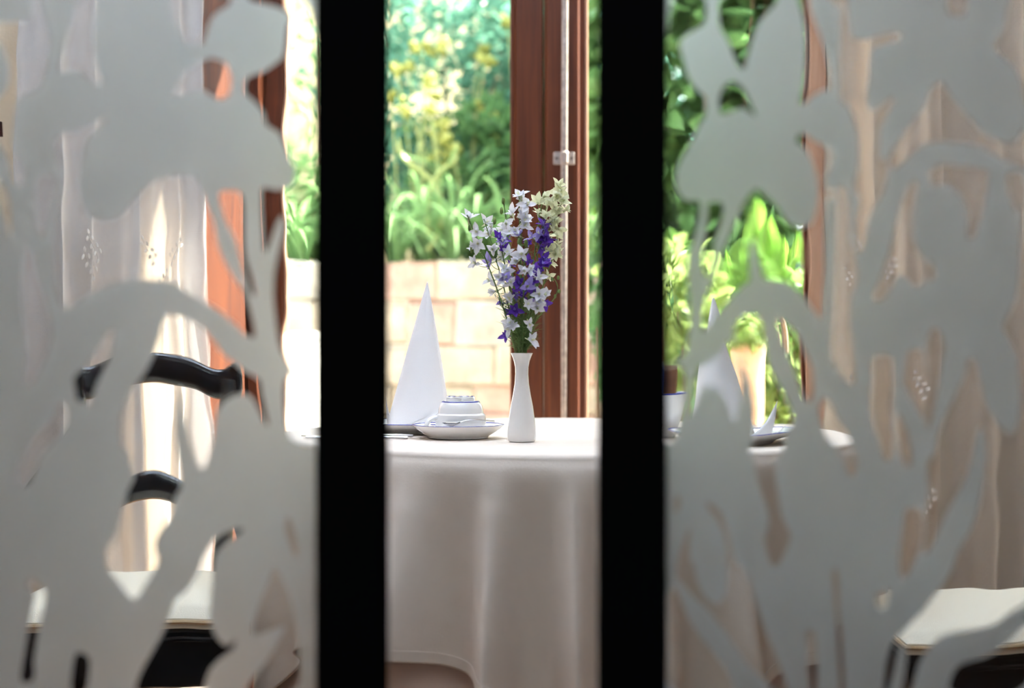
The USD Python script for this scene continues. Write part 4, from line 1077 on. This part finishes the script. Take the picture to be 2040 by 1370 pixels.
def chair(name, loc, rot, arms, label, bw=0.175, sw=0.215, depth=0.43):
    """Facing +y; origin on the floor under the middle of the seat."""
    t = thing(name, loc, rot, label=label, cat='chair')
    zs = 0.428
    fy, by = depth / 2, -depth / 2
    # seat frame
    def taper(z0, z1, grow=0.0):
        pts = [(-sw - grow, fy + grow), (sw + grow, fy + grow), (bw + 0.012 + grow, by - grow), (-bw - 0.012 - grow, by - grow)]
        return pts
    def rounded(pts, z0, z1, rad, bulge=0.0):
        h = []
        for (x, y) in pts:
            for z, ins in ((z0, rad * 0.6), (z0 + rad * 0.5, 0.0), (z1 - rad, 0.0), (z1 - rad * 0.3, rad * 0.5), (z1, rad * 1.4)):
                s = 1 - ins / max(abs(x), 0.05)
                h.append((x * s, y * (1 - ins / max(abs(y), 0.05)), z))
        return h
    fr = trimesh.convex.convex_hull(np.array(rounded(taper(0, 0), zs - 0.108, zs - 0.005, 0.008)))
    obj('seat_frame', (fr.vertices, fr.faces), 'lacquer', t, smooth=25)
    bead = trimesh.convex.convex_hull(np.array(rounded(taper(0, 0, 0.004), zs - 0.030, zs - 0.020, 0.004)))
    obj('frame_bead', (bead.vertices, bead.faces), 'lacquer', t, smooth=25)
    # cushion with a domed top
    n = 26
    g = np.zeros((n, n, 3))
    for i, u in enumerate(np.linspace(-1, 1, n)):
        for j, w in enumerate(np.linspace(-1, 1, n)):
            half = (sw * (1 + w) + (bw + 0.012) * (1 - w)) / 2 + 0.003
            e = (1 - abs(u) ** 5) * (1 - abs(w) ** 5)
            g[i, j] = (half * u, (fy + 0.003) * w, zs + 0.012 + 0.030 * e ** 0.5)
    top = grid_mesh(g)
    low = g.copy()
    low[:, :, 2] = zs - 0.006
    lv, lf = grid_mesh(low)
    edge = np.concatenate([g[:, 0], g[-1, 1:], g[::-1, -1][1:], g[0, ::-1][1:]])
    edl = edge.copy()
    edl[:, 2] = zs - 0.006
    sv, sf = grid_mesh(np.stack([edge, edl], 1))
    obj('cushion', cat([top, (lv, lf[:, ::-1]), (sv, sf[:, ::-1])]), 'seat_cloth', t, smooth=50)
    obj('cushion_band', tube(np.vstack([edl, edl[:1]]) * [1.006, 1.006, 1] + [0, 0, 0.012], 0.004, 6), 'seat_band', t)
    # legs
    for sx_ in (-1, 1):
        obj('leg', tube(spline([(sx_ * (sw - 0.03), fy - 0.03, zs - 0.06), (sx_ * (sw - 0.022), fy - 0.018, zs - 0.16), (sx_ * (sw - 0.038), fy - 0.035, 0.14), (sx_ * (sw - 0.028), fy - 0.02, 0.0)], 16), np.interp(np.linspace(0, 1, 16), [0, 0.25, 0.75, 1], [0.026, 0.026, 0.014, 0.018]), 12), 'lacquer', t)
        obj('leg', tube(spline([(sx_ * (bw - 0.005), by + 0.02, zs - 0.05), (sx_ * (bw - 0.005), by + 0.01, 0.2), (sx_ * bw, by - 0.05, 0.0)], 10), np.linspace(0.021, 0.015, 10), 10), 'lacquer', t)
        # back stile
        obj('back_stile', tube(spline([(sx_ * (bw - 0.006), by + 0.02, zs - 0.06), (sx_ * (bw - 0.006), by + 0.005, zs + 0.12), (sx_ * (bw - 0.004), by - 0.025, zs + 0.28), (sx_ * bw, by - 0.053, zs + 0.420)], 20), np.interp(np.linspace(0, 1, 20), [0, 1], [0.019, 0.016]), 12), 'lacquer', t)
    # wavy top rail with rounded ears, and wavy slats
    def wavy(zc, yb, halfw, hh, amp, ear):
        n = 61
        u = np.linspace(-1, 1, n)
        wav = amp * (np.cos(np.pi * u) * 0.5 + 0.5) ** 1.2 - amp * 0.45 * np.exp(-((np.abs(u) - 0.72) / 0.16) ** 2)
        he = hh * (1 + ear * np.clip((np.abs(u) - 0.80) / 0.2, 0, 1))
        roundend = np.sqrt(np.clip(1 - (np.clip(np.abs(u) - 0.93, 0, 1) / 0.075) ** 2, 0.02, 1))
        he = he * roundend
        cur = yb - 0.018 * (1 - u * u)
        k = np.linspace(0, 2 * np.pi, 15)[:-1]
        V = np.zeros((n, 14, 3))
        for i in range(n):
            V[i, :, 0] = halfw * u[i]
            V[i, :, 1] = cur[i] + 0.012 * np.cos(k) * (0.35 + 0.65 * roundend[i])
            V[i, :, 2] = zc + wav[i] + he[i] * np.sin(k)
        q = []
        for i in range(n - 1):
            for j in range(14):
                q.append((i * 14 + j, i * 14 + (j + 1) % 14, (i + 1) * 14 + (j + 1) % 14, (i + 1) * 14 + j))
        v = V.reshape(-1, 3)
        f = [(a, b, c) for a, b, c, d in q] + [(a, c, d) for a, b, c, d in q]
        c0 = len(v)
        v = np.vstack([v, V[0].mean(0), V[-1].mean(0)])
        f += [(c0, (j + 1) % 14, j) for j in range(14)] + [(c0 + 1, (n - 1) * 14 + j, (n - 1) * 14 + (j + 1) % 14) for j in range(14)]
        return v, np.array(f)
    obj('top_rail', wavy(zs + 0.418, by - 0.050, bw + 0.026, 0.033, 0.024, 0.60), 'lacquer', t, smooth=50)
    obj('back_slat', wavy(zs + 0.160, by - 0.002, bw, 0.029, 0.044, -0.3), 'lacquer', t, smooth=50)
    if arms:
        for sx_ in (-1, 1):
            pts = spline([(sx_ * (bw - 0.002), by - 0.03, zs + 0.33), (sx_ * (bw + 0.02), by + 0.09, zs + 0.27), (sx_ * (bw + 0.045), by + 0.24, zs + 0.20), (sx_ * (sw + 0.006), fy - 0.055, zs + 0.145), (sx_ * (sw + 0.012), fy - 0.02, zs + 0.118), (sx_ * (sw + 0.006), fy - 0.025, zs + 0.096)], 36)
            a = obj('arm', tube(pts, np.interp(np.linspace(0, 1, 36), [0, 0.2, 0.75, 1], [0.013, 0.013, 0.017, 0.012]), 12, flat=(1.15, 0.85)), 'lacquer', t)
            obj('arm_support', tube(spline([(sx_ * (sw + 0.004), fy - 0.06, zs + 0.14), (sx_ * (sw - 0.004), fy - 0.085, zs + 0.04), (sx_ * (sw - 0.012), fy - 0.07, zs - 0.06)], 14), np.interp(np.linspace(0, 1, 14), [0, 0.5, 1], [0.014, 0.011, 0.016]), 10), 'lacquer', t)
    return t


# facing the camera, left of the table
chair('dining_chair', (-0.715, 2.70, 0), 180 + 6, True, 'black lacquered armchair with white seat before the left sheer curtain', bw=0.152)
chair('dining_chair', (0.865, 2.50, 0), 90, False, 'black lacquered chair with thick cream seat cushion at the right of the table', depth=0.46)

# ------------------------------------------------------------------ garden
obj('ground', bx(-14, 14, 3.72, 16, -0.14, -0.02), 'paving', smooth=False, label='pale terrace paving outside the garden doors', kind='structure')


def stone_wall(name, x0, x1, y, z1, seed, label):
    r = rng(seed)
    t = thing(name, label=label, cat='wall')
    obj('core', bx(x0, x1, y + 0.011, y + 0.22, -0.02, z1 - 0.015), 'mortar', t, smooth=False)
    z = -0.01
    while z < z1 - 0.05:
        h = r.uniform(0.12, 0.21)
        if z + h > z1 - 0.08:
            h = z1 - z
        x = x0 - r.uniform(0, 0.2)
        while x < x1:
            w = r.uniform(0.18, 0.40)
            a, b = max(x + 0.0015, x0), min(x + w - 0.0015, x1)
            if b - a > 0.05:
                jut = r.uniform(0, 0.035)
                hull = trimesh.convex.convex_hull(np.array([(px + r.uniform(-0.012, 0.012), py, pz + r.uniform(-0.008, 0.008)) for px, py, pz in
                       [(a + ex * (b - a), y - jut + ey, z + 0.0015 + ez * (h - 0.003)) for ex, ez, ey in [(0.06, 0.1, 0), (0.94, 0.1, 0), (0.94, 0.9, 0), (0.06, 0.9, 0), (0, 0.0, 0.014), (1, 0.0, 0.014), (1, 1, 0.014), (0, 1, 0.014), (0, 0.5, 0.007), (1, 0.5, 0.007), (0, 0, 0.09), (1, 0, 0.09), (1, 1, 0.09), (0, 1, 0.09)]]]))
                obj('stone', (hull.vertices, hull.faces), ('stone_cream', 'stone_cream', 'stone_pink', 'stone_grey')[r.integers(4)], t, smooth=35)
            x += w
        z += h
    return t


YW = 6.5
stone_wall('garden_stone_wall', -1.75, 1.05, YW, CZ + (685 - 520) / F * YW, 3, 'low wall of cream and pinkish stones retaining the flower bed')
BEDZ = CZ + (685 - 524) / F * YW
obj('planting_bed', bx(-1.75, 3.2, YW + 0.22, 9.0, -0.02, BEDZ - 0.02), 'soil', smooth=False, label='raised bed of dark soil behind the stone wall', kind='structure')
# high rough wall behind the bed, turned towards the sun
hw = thing('garden_back_wall', label='tall ochre rendered wall behind the flower bed on the left', cat='wall')
_a = math.radians(32)
_p0 = np.array([-3.3, 7.35])
_p1 = _p0 + np.array([math.cos(_a), math.sin(_a)]) * 4.6
_n = np.array([math.sin(_a), -math.cos(_a)])


def upright(p0, p1, th, z0, z1):
    n = np.array([(p1 - p0)[1], -(p1 - p0)[0]])
    n = n / np.linalg.norm(n)
    c = [p0, p1, p1 - n * th, p0 - n * th]
    h = trimesh.convex.convex_hull(np.array([(*q, z) for z in (z0, z1) for q in c]))
    return np.array(h.vertices), np.array(h.faces)


obj('wall_body', upright(_p0, _p1, 0.3, -0.02, 3.7), 'rough_render', hw, smooth=False)
obj('coping', upright(_p0 + _n * 0.05, _p1 + _n * 0.05, 0.4, 3.7, 3.78), 'stone_cream', hw, smooth=False)
# white block at the left of the view
wb = thing('garden_plinth', label='white rendered garden plinth seen left of the left black stile', cat='plinth')
YP = 4.6
obj('body', bx(-1.5, px_x(614, YP), YP, YP + 0.5, -0.02, CZ + (685 - 664) / F * YP - 0.03, 0.006), 'white_render', wb)
obj('coping', bx(-1.51, px_x(616, YP), YP - 0.012, YP + 0.512, CZ + (685 - 664) / F * YP - 0.03, CZ + (685 - 664) / F * YP, 0.004), 'white_render', wb)


def shrub(name, label, cat_, c, rad, n, ll, lw, leafmat, seed, base_z, stems=5, sky=0.35, droop=0.3, shell=0.45):
    """A bush: stems from the ground and leaves through an uneven crown."""
    r = rng(seed)
    t = thing(name, label=label, cat=cat_)
    c, rad = np.asarray(c, float), np.asarray(rad, float)
    d = r.normal(0, 1, (n * 2, 3))
    d /= np.linalg.norm(d, axis=1, keepdims=True)
    rr = (shell + (1 - shell) * r.random(n * 2) ** 0.7)
    lump = 0.72 + 0.5 * meshkit.fbm(d * 2.1 + seed, 3, seed)
    p = c + d * rad * (rr * lump)[:, None]
    keep = meshkit.fbm(p * 3.2 + 9, 2, seed) > 0.40
    p, d = p[keep][:n], d[keep][:n]
    dirs = d * [1, 1, 0.5] + r.normal(0, 0.6, p.shape) + [0, 0, sky - droop]
    s = r.uniform(0.65, 1.25, len(p))
    v, f = scatter(LEAF_V, LEAF_F, p, dirs, r.normal(0, 0.9, len(p)), np.stack([lw * s, ll * s, ll * s], 1))
    for k in range(stems):
        a = r.uniform(0, 2 * np.pi)
        b0 = np.array([c[0] + 0.12 * math.cos(a), c[1] + 0.12 * math.sin(a), base_z])
        e = c + rad * np.array([0.6 * math.cos(a), 0.6 * math.sin(a), r.uniform(0.1, 0.6)])
        obj('branch', tube(spline([b0, (b0 + e) / 2 + [0, 0, 0.08], e], 10), np.linspace(0.014, 0.004, 10), 6), 'bark', t)
    obj('foliage', (v, f), leafmat, t, smooth=False, kind='stuff')
    return t


def blades(name, label, c, n, L, w, m, seed, spread=0.5, cat_='plant'):
    """A clump of long arching blades; the largest are parts of their own."""
    r = rng(seed)
    t = thing(name, label=label, cat=cat_)
    c = np.asarray(c, float)
    for k in range(n):
        a = r.uniform(0, 2 * np.pi)
        out = np.array([math.cos(a), math.sin(a) * 0.8, 0])
        Lk = L * r.uniform(0.6, 1.15)
        arch = r.uniform(0.25, 1.0) * spread * 1.6
        q = np.linspace(0, 1, 12)
        pts = c + out * 0.05 * r.random() + np.outer(q ** 1.6 * Lk * arch, out) + np.outer(Lk * (q - arch * 0.75 * q ** 2.6), [0, 0, 1.0])
        side = np.cross(out, [0, 0, 1.0])
        ww = w * r.uniform(0.7, 1.2) * np.sin(np.pi * np.clip(0.18 + 0.80 * q, 0, 1)) ** 0.8
        g = np.stack([pts - side * ww[:, None], pts + [0, 0, -0.25 * w], pts + side * ww[:, None]], 1)
        obj('blade', grid_mesh(g), m, t, smooth=True)
    return t


def frond(t, base, tip_dir, L, m, seed):
    """A fern frond: a midrib with paired leaflets."""
    r = rng(seed)
    q = np.linspace(0, 1, 16)
    d = np.asarray(tip_dir, float)
    d /= np.linalg.norm(d)
    out = np.array([d[0], d[1], 0])
    pts = np.asarray(base) + np.outer(q * L, d) + np.outer(-0.28 * L * q ** 2.4, [0, 0, 1]) + np.outer(0.12 * L * q ** 2, out)
    n = 34
    u = np.linspace(0.12, 0.98, n)
    pos = np.array([np.interp(u, q, pts[:, k]) for k in range(3)]).T
    tan = np.gradient(pts, axis=0)
    tan = np.array([np.interp(u, q, tan[:, k]) for k in range(3)]).T
    tan /= np.linalg.norm(tan, axis=1, keepdims=True)
    view = np.array([0.1, -1.0, 0.45])
    side = np.cross(tan, view)
    side /= np.linalg.norm(side, axis=1, keepdims=True)
    ln = L * 0.20 * np.sin(np.pi * (0.12 + 0.86 * u)) ** 0.8
    parts = [tube(pts, np.linspace(0.004, 0.0012, 16), 5)]
    for sg in (-1, 1):
        dd = side * sg + tan * 0.35 + r.normal(0, 0.04, side.shape)
        parts.append(scatter(LEAF_V, LEAF_F, pos, dd, np.zeros(n), np.stack([np.full(n, L * 0.030), ln, ln], 1)))
    obj('frond', cat(parts), m, t, smooth=False)


def big_leaf(t, base, tip, width, m, droop=0.1, face=(0, -1.0, 0.3), seed=0):
    """One broad leaf with midrib fold and ribbed veins."""
    base, tip = np.asarray(base, float), np.asarray(tip, float)
    d = tip - base
    L = np.linalg.norm(d)
    d /= L
    side = np.cross(d, face)
    side /= np.linalg.norm(side)
    nrm = np.cross(side, d)
    nu, nw = 22, 13
    g = np.zeros((nu, nw, 3))
    for i, u in enumerate(np.linspace(0, 1, nu)):
        w = width * 0.5 * (math.sin(math.pi * (0.04 + 0.96 * u ** 0.8)) ** 0.85 if u < 1 else 0.0)
        for j, k in enumerate(np.linspace(-1, 1, nw)):
            rip = 0.006 * math.sin(26 * (u - 0.35 * abs(k)))
            g[i, j] = base + d * (L * u) + side * (w * k) + nrm * (0.10 * width * abs(k) + rip * abs(k) - droop * L * u * u) + np.array([0, 0, -0.12 * droop * L * u * u])
    leaf = obj('leaf', grid_mesh(g), m, t, smooth=True)
    obj('midrib', tube(g[:, nw // 2] - nrm * 0.002, np.linspace(0.006, 0.0015, nu), 5), m, leaf)
    return leaf


# blue-green bushes behind the centre and the narrow gap right of the post
shrub('tall_bush', 'large feathery blue green bush left of the centre post, behind the flower bed', 'bush', (-0.30, 7.6, 2.35), (0.72, 0.5, 0.95), 5200, 0.085, 0.034, 'teal_leaf', 21, BEDZ)
shrub('tall_bush', 'blue green bush reaching behind the dark centre post', 'bush', (0.30, 7.9, 2.3), (0.62, 0.5, 1.0), 4600, 0.085, 0.034, 'teal_leaf', 22, BEDZ)
shrub('tall_bush', 'blue green bush showing through the narrow gap right of the post', 'bush', (0.70, 7.3, 2.2), (0.50, 0.4, 0.95), 3600, 0.085, 0.036, 'teal_leaf', 23, BEDZ)
shrub('low_bush', 'darker green low bush at the foot of the tall blue green bushes', 'bush', (0.05, 7.25, 1.75), (0.75, 0.35, 0.45), 3800, 0.075, 0.034, 'mid_leaf', 24, BEDZ)
shrub('low_bush', 'pale olive bush low on the left before the ochre wall', 'bush', (-1.15, 7.1, 1.55), (0.30, 0.26, 0.42), 1500, 0.07, 0.03, 'grass_leaf', 25, BEDZ)
shrub('climber', 'thin green climber trailing on the ochre wall at the far left', 'climber', (-1.06, 7.55, 2.55), (0.16, 0.12, 0.95), 240, 0.06, 0.03, 'grass_leaf', 26, BEDZ, stems=2)

# yellow flowering plant in front of the bushes
_r = rng(31)
for ki, (lab, spots) in enumerate([
    ('tall plant with yellow green flower heads at the middle of the left opening', [(868, 185), (860, 215), (884, 245), (868, 270), (895, 285), (850, 160), (905, 300), (875, 310)]),
    ('yellow flowering plant at the left edge of the opening, near the black stile', [(812, 130), (790, 135), (840, 95), (865, 100), (880, 92), (800, 215), (778, 190)]),
    ('yellow flowering plant close to the left edge of the dark post', [(1010, 45), (985, 235), (1005, 280), (970, 120), (958, 100), (950, 215)])]):
    t = thing('yellow_flower_plant', label=lab, cat='flower')
    Yf = 6.9 + 0.12 * ki
    root = np.array([np.mean([P(a, b, Yf)[0] for a, b in spots]), Yf, BEDZ - 0.03])
    for (a, b) in spots:
        c = P(a, b, Yf + _r.uniform(-0.08, 0.08))
        parts = []
        for q in range(9):
            m = trimesh.creation.icosphere(1)
            o = _r.normal(0, 0.022, 3) * [1, 1, 0.6]
            parts.append((np.array(m.vertices) * _r.uniform(0.012, 0.021) + c + o, np.array(m.faces)))
        obj('flower_head', cat(parts), 'yellow_flower', t, smooth=True)
        obj('stalk', tube(spline([root + _r.normal(0, 0.03, 3) * [1, 1, 0], (root + c) / 2 + _r.normal(0, 0.05, 3), c], 14), np.linspace(0.007, 0.003, 14), 6), 'fennel_stem', t)
for ki, (lab, pth) in enumerate([('bent pale dry stalk curving left of the yellow flowers', [(850, 500), (870, 380), (845, 345), (810, 320), (795, 290)]), ('bent pale dry stalk crossing under the yellow flowers', [(855, 470), (862, 365), (885, 335), (905, 320), (910, 300)])]):
    t = thing('dry_stalk', label=lab, cat='plant')
    obj('stalk', tube(spline([P(a, b, 6.75) for a, b in pth], 24), np.linspace(0.014, 0.010, 24), 7), 'fennel_stem', t)
    obj('tip', tube([P(*pth[-1], 6.75), P(pth[-1][0] - 2, pth[-1][1] - 14, 6.75)], [0.010, 0.004], 7), 'fennel_stem', t)

# arching grassy clumps along the top of the wall
for ki, (a, Y, L, n) in enumerate([(790, 6.84, 0.64, 34), (850, 6.90, 0.72, 36), (905, 6.83, 0.64, 34), (960, 6.92, 0.74, 38), (1012, 6.83, 0.64, 34), (600, 6.83, 0.62, 34), (1180, 6.84, 0.62, 34), (1090, 6.9, 0.6, 20), (700, 6.9, 0.6, 18)]):
    lab = ['clump of long arching grass leaves nearest the left black stile', 'arching grass clump directly above the napkin cone', 'arching grass clump spilling over the wall, right of the napkin tip', 'tall arching grass clump left of the bouquet', 'arching grass clump touching the left edge of the centre post', 'arching grass clump seen left of the left black stile', 'arching grass clump in the narrow gap right of the centre post', 'arching grass clump hidden behind the dark centre post', 'arching grass clump hidden behind the left black stile'][ki]
    blades('grass_clump', lab, (px_x(a, Y), Y, BEDZ - 0.02), int(n * 1.35), L * 1.06, 0.0115, 'grass_leaf', 40 + ki, 0.78)

# right-hand side: ivy, ferns, broad leaves, pot
shrub('leafy_bush', 'dense dark green broad leaved bush at the upper left of the right pane', 'bush', (0.78, 6.1, 2.05), (0.55, 0.4, 0.85), 1500, 0.150, 0.100, 'dark_leaf', 51, 0.0, droop=0.5)
shrub('leafy_bush', 'dense dark green broad leaved bush behind the tall etched petal', 'bush', (1.30, 6.2, 2.10), (0.50, 0.4, 0.85), 1500, 0.150, 0.100, 'mid_leaf', 52, 0.0, droop=0.5)
shrub('leafy_bush', 'shaded green bush low behind the ferns in the right pane', 'bush', (1.05, 6.0, 1.10), (0.75, 0.35, 0.70), 2300, 0.12, 0.075, 'mid_leaf', 53, 0.0, droop=0.4)
t = thing('broad_leaf_plant', label='plant with huge bright lime leaves by the right door frame', cat='plant')
YL = 5.2
for (b0, t0, w) in [((1520, 640), (1508, 392), 0.13), ((1545, 660), (1560, 470), 0.15), ((1560, 660), (1592, 455), 0.08), ((1500, 650), (1536, 430), 0.15), ((1470, 700), (1448, 496), 0.11), ((1460, 700), (1470, 520), 0.11), ((1425, 720), (1412, 560), 0.10)]:
    big_leaf(t, P(b0[0], b0[1], YL), P(t0[0], t0[1], YL - 0.08), w, 'lime_leaf')
    obj('leaf_stalk', tube(spline([P(1500, 1000, YL) * [1, 1, 0] + [0, 0, -0.02], P(1505, 800, YL), P(b0[0], b0[1], YL)], 10), 0.006, 6), 'lime_leaf', t)
t = thing('fern', label='bright fern with feathered fronds among the lime leaves in the right pane', cat='fern')
for k, (b0, t0) in enumerate([((1492, 660), (1484, 425)), ((1500, 660), (1510, 460)), ((1425, 620), (1410, 465)), ((1440, 640), (1450, 560)), ((1590, 640), (1596, 470)), ((1585, 650), (1575, 520)), ((1345, 560), (1330, 420)), ((1360, 600), (1378, 440))]):
    a, b = P(b0[0], b0[1], 5.0), P(t0[0], t0[1], 4.97)
    frond(t, a, b - a, np.linalg.norm(b - a) * 1.08, 'fern_leaf', 60 + k)
    obj('frond_stalk', tube(spline([np.array([0.82, 5.05, -0.02]), np.array([(0.82 + a[0]) / 2, 5.03, 0.5]), a], 8), 0.004, 5), 'fennel_stem', t)
shrub('variegated_bush', 'pale lime leaved bush beside the right black stile', 'bush', (px_x(1335, 4.9), 4.9, 0.98), (0.17, 0.15, 0.32), 420, 0.075, 0.045, 'yellow_leaf', 71, -0.02)
shrub('variegated_bush', 'yellow green leafy plant behind the right napkin tip', 'bush', (px_x(1545, 4.6), 4.6, 0.70), (0.16, 0.14, 0.28), 480, 0.07, 0.04, 'yellow_leaf', 72, -0.02)
shrub('variegated_bush', 'bright green leafy plant by the right door frame, right of the pot', 'bush', (px_x(1588, 4.7), 4.7, 0.86), (0.09, 0.10, 0.34), 380, 0.07, 0.028, 'fern_leaf', 73, -0.02)
shrub('vine', 'yellow green vine hanging low in the narrow gap right of the post', 'vine', (px_x(1190, 5.0), 5.0, 0.82), (0.06, 0.08, 0.36), 150, 0.06, 0.045, 'yellow_leaf', 74, -0.02)
shrub('vine', 'lime leaved vine higher up in the narrow gap right of the post', 'vine', (px_x(1187, 6.3), 6.3, 1.72), (0.07, 0.08, 0.16), 40, 0.10, 0.075, 'lime_leaf', 75, BEDZ)
YT = 4.4
pt = thing('plant_pot', (px_x(1493, YT), YT, -0.02), label='tall pale terracotta pot behind the right napkin cone', cat='pot')
ph = CZ + (685 - 686) / F * YT + 0.02
obj('body', lathe([(0, 0), (0.030, 0), (0.034, 0.02), (0.042, ph - 0.10), (0.046, ph - 0.03), (0.048, ph - 0.028), (0.049, ph), (0.044, ph), (0.040, ph - 0.03), (0, ph - 0.03)], 40), 'terracotta', pt, smooth=40)
obj('soil', lathe([(0, ph - 0.028), (0.039, ph - 0.028), (0.041, ph - 0.03)], 24), 'soil', pt)
shrub('potted_plant', 'small leafy green plant growing in the tall terracotta pot', 'plant', (px_x(1490, YT), YT, CZ + (685 - 662) / F * YT), (0.066, 0.055, 0.060), 150, 0.042, 0.020, 'yellow_leaf', 76, CZ - 0.03, stems=3)
gp = thing('garden_lamp', (px_x(1597, 4.8), 4.8, -0.02), label='dark green metal garden post with capped top beside the right door frame', cat='post')
gh = CZ + (685 - 522) / F * 4.8 + 0.02
obj('post', tube([(0, 0, 0), (0, 0, gh - 0.13)], 0.014, 16), 'dark_green_metal', gp)
obj('head', lathe([(0, gh - 0.14), (0.018, gh - 0.14), (0.022, gh - 0.12), (0.022, gh - 0.02), (0.018, gh - 0.005), (0, gh)], 20), 'dark_green_metal', gp)
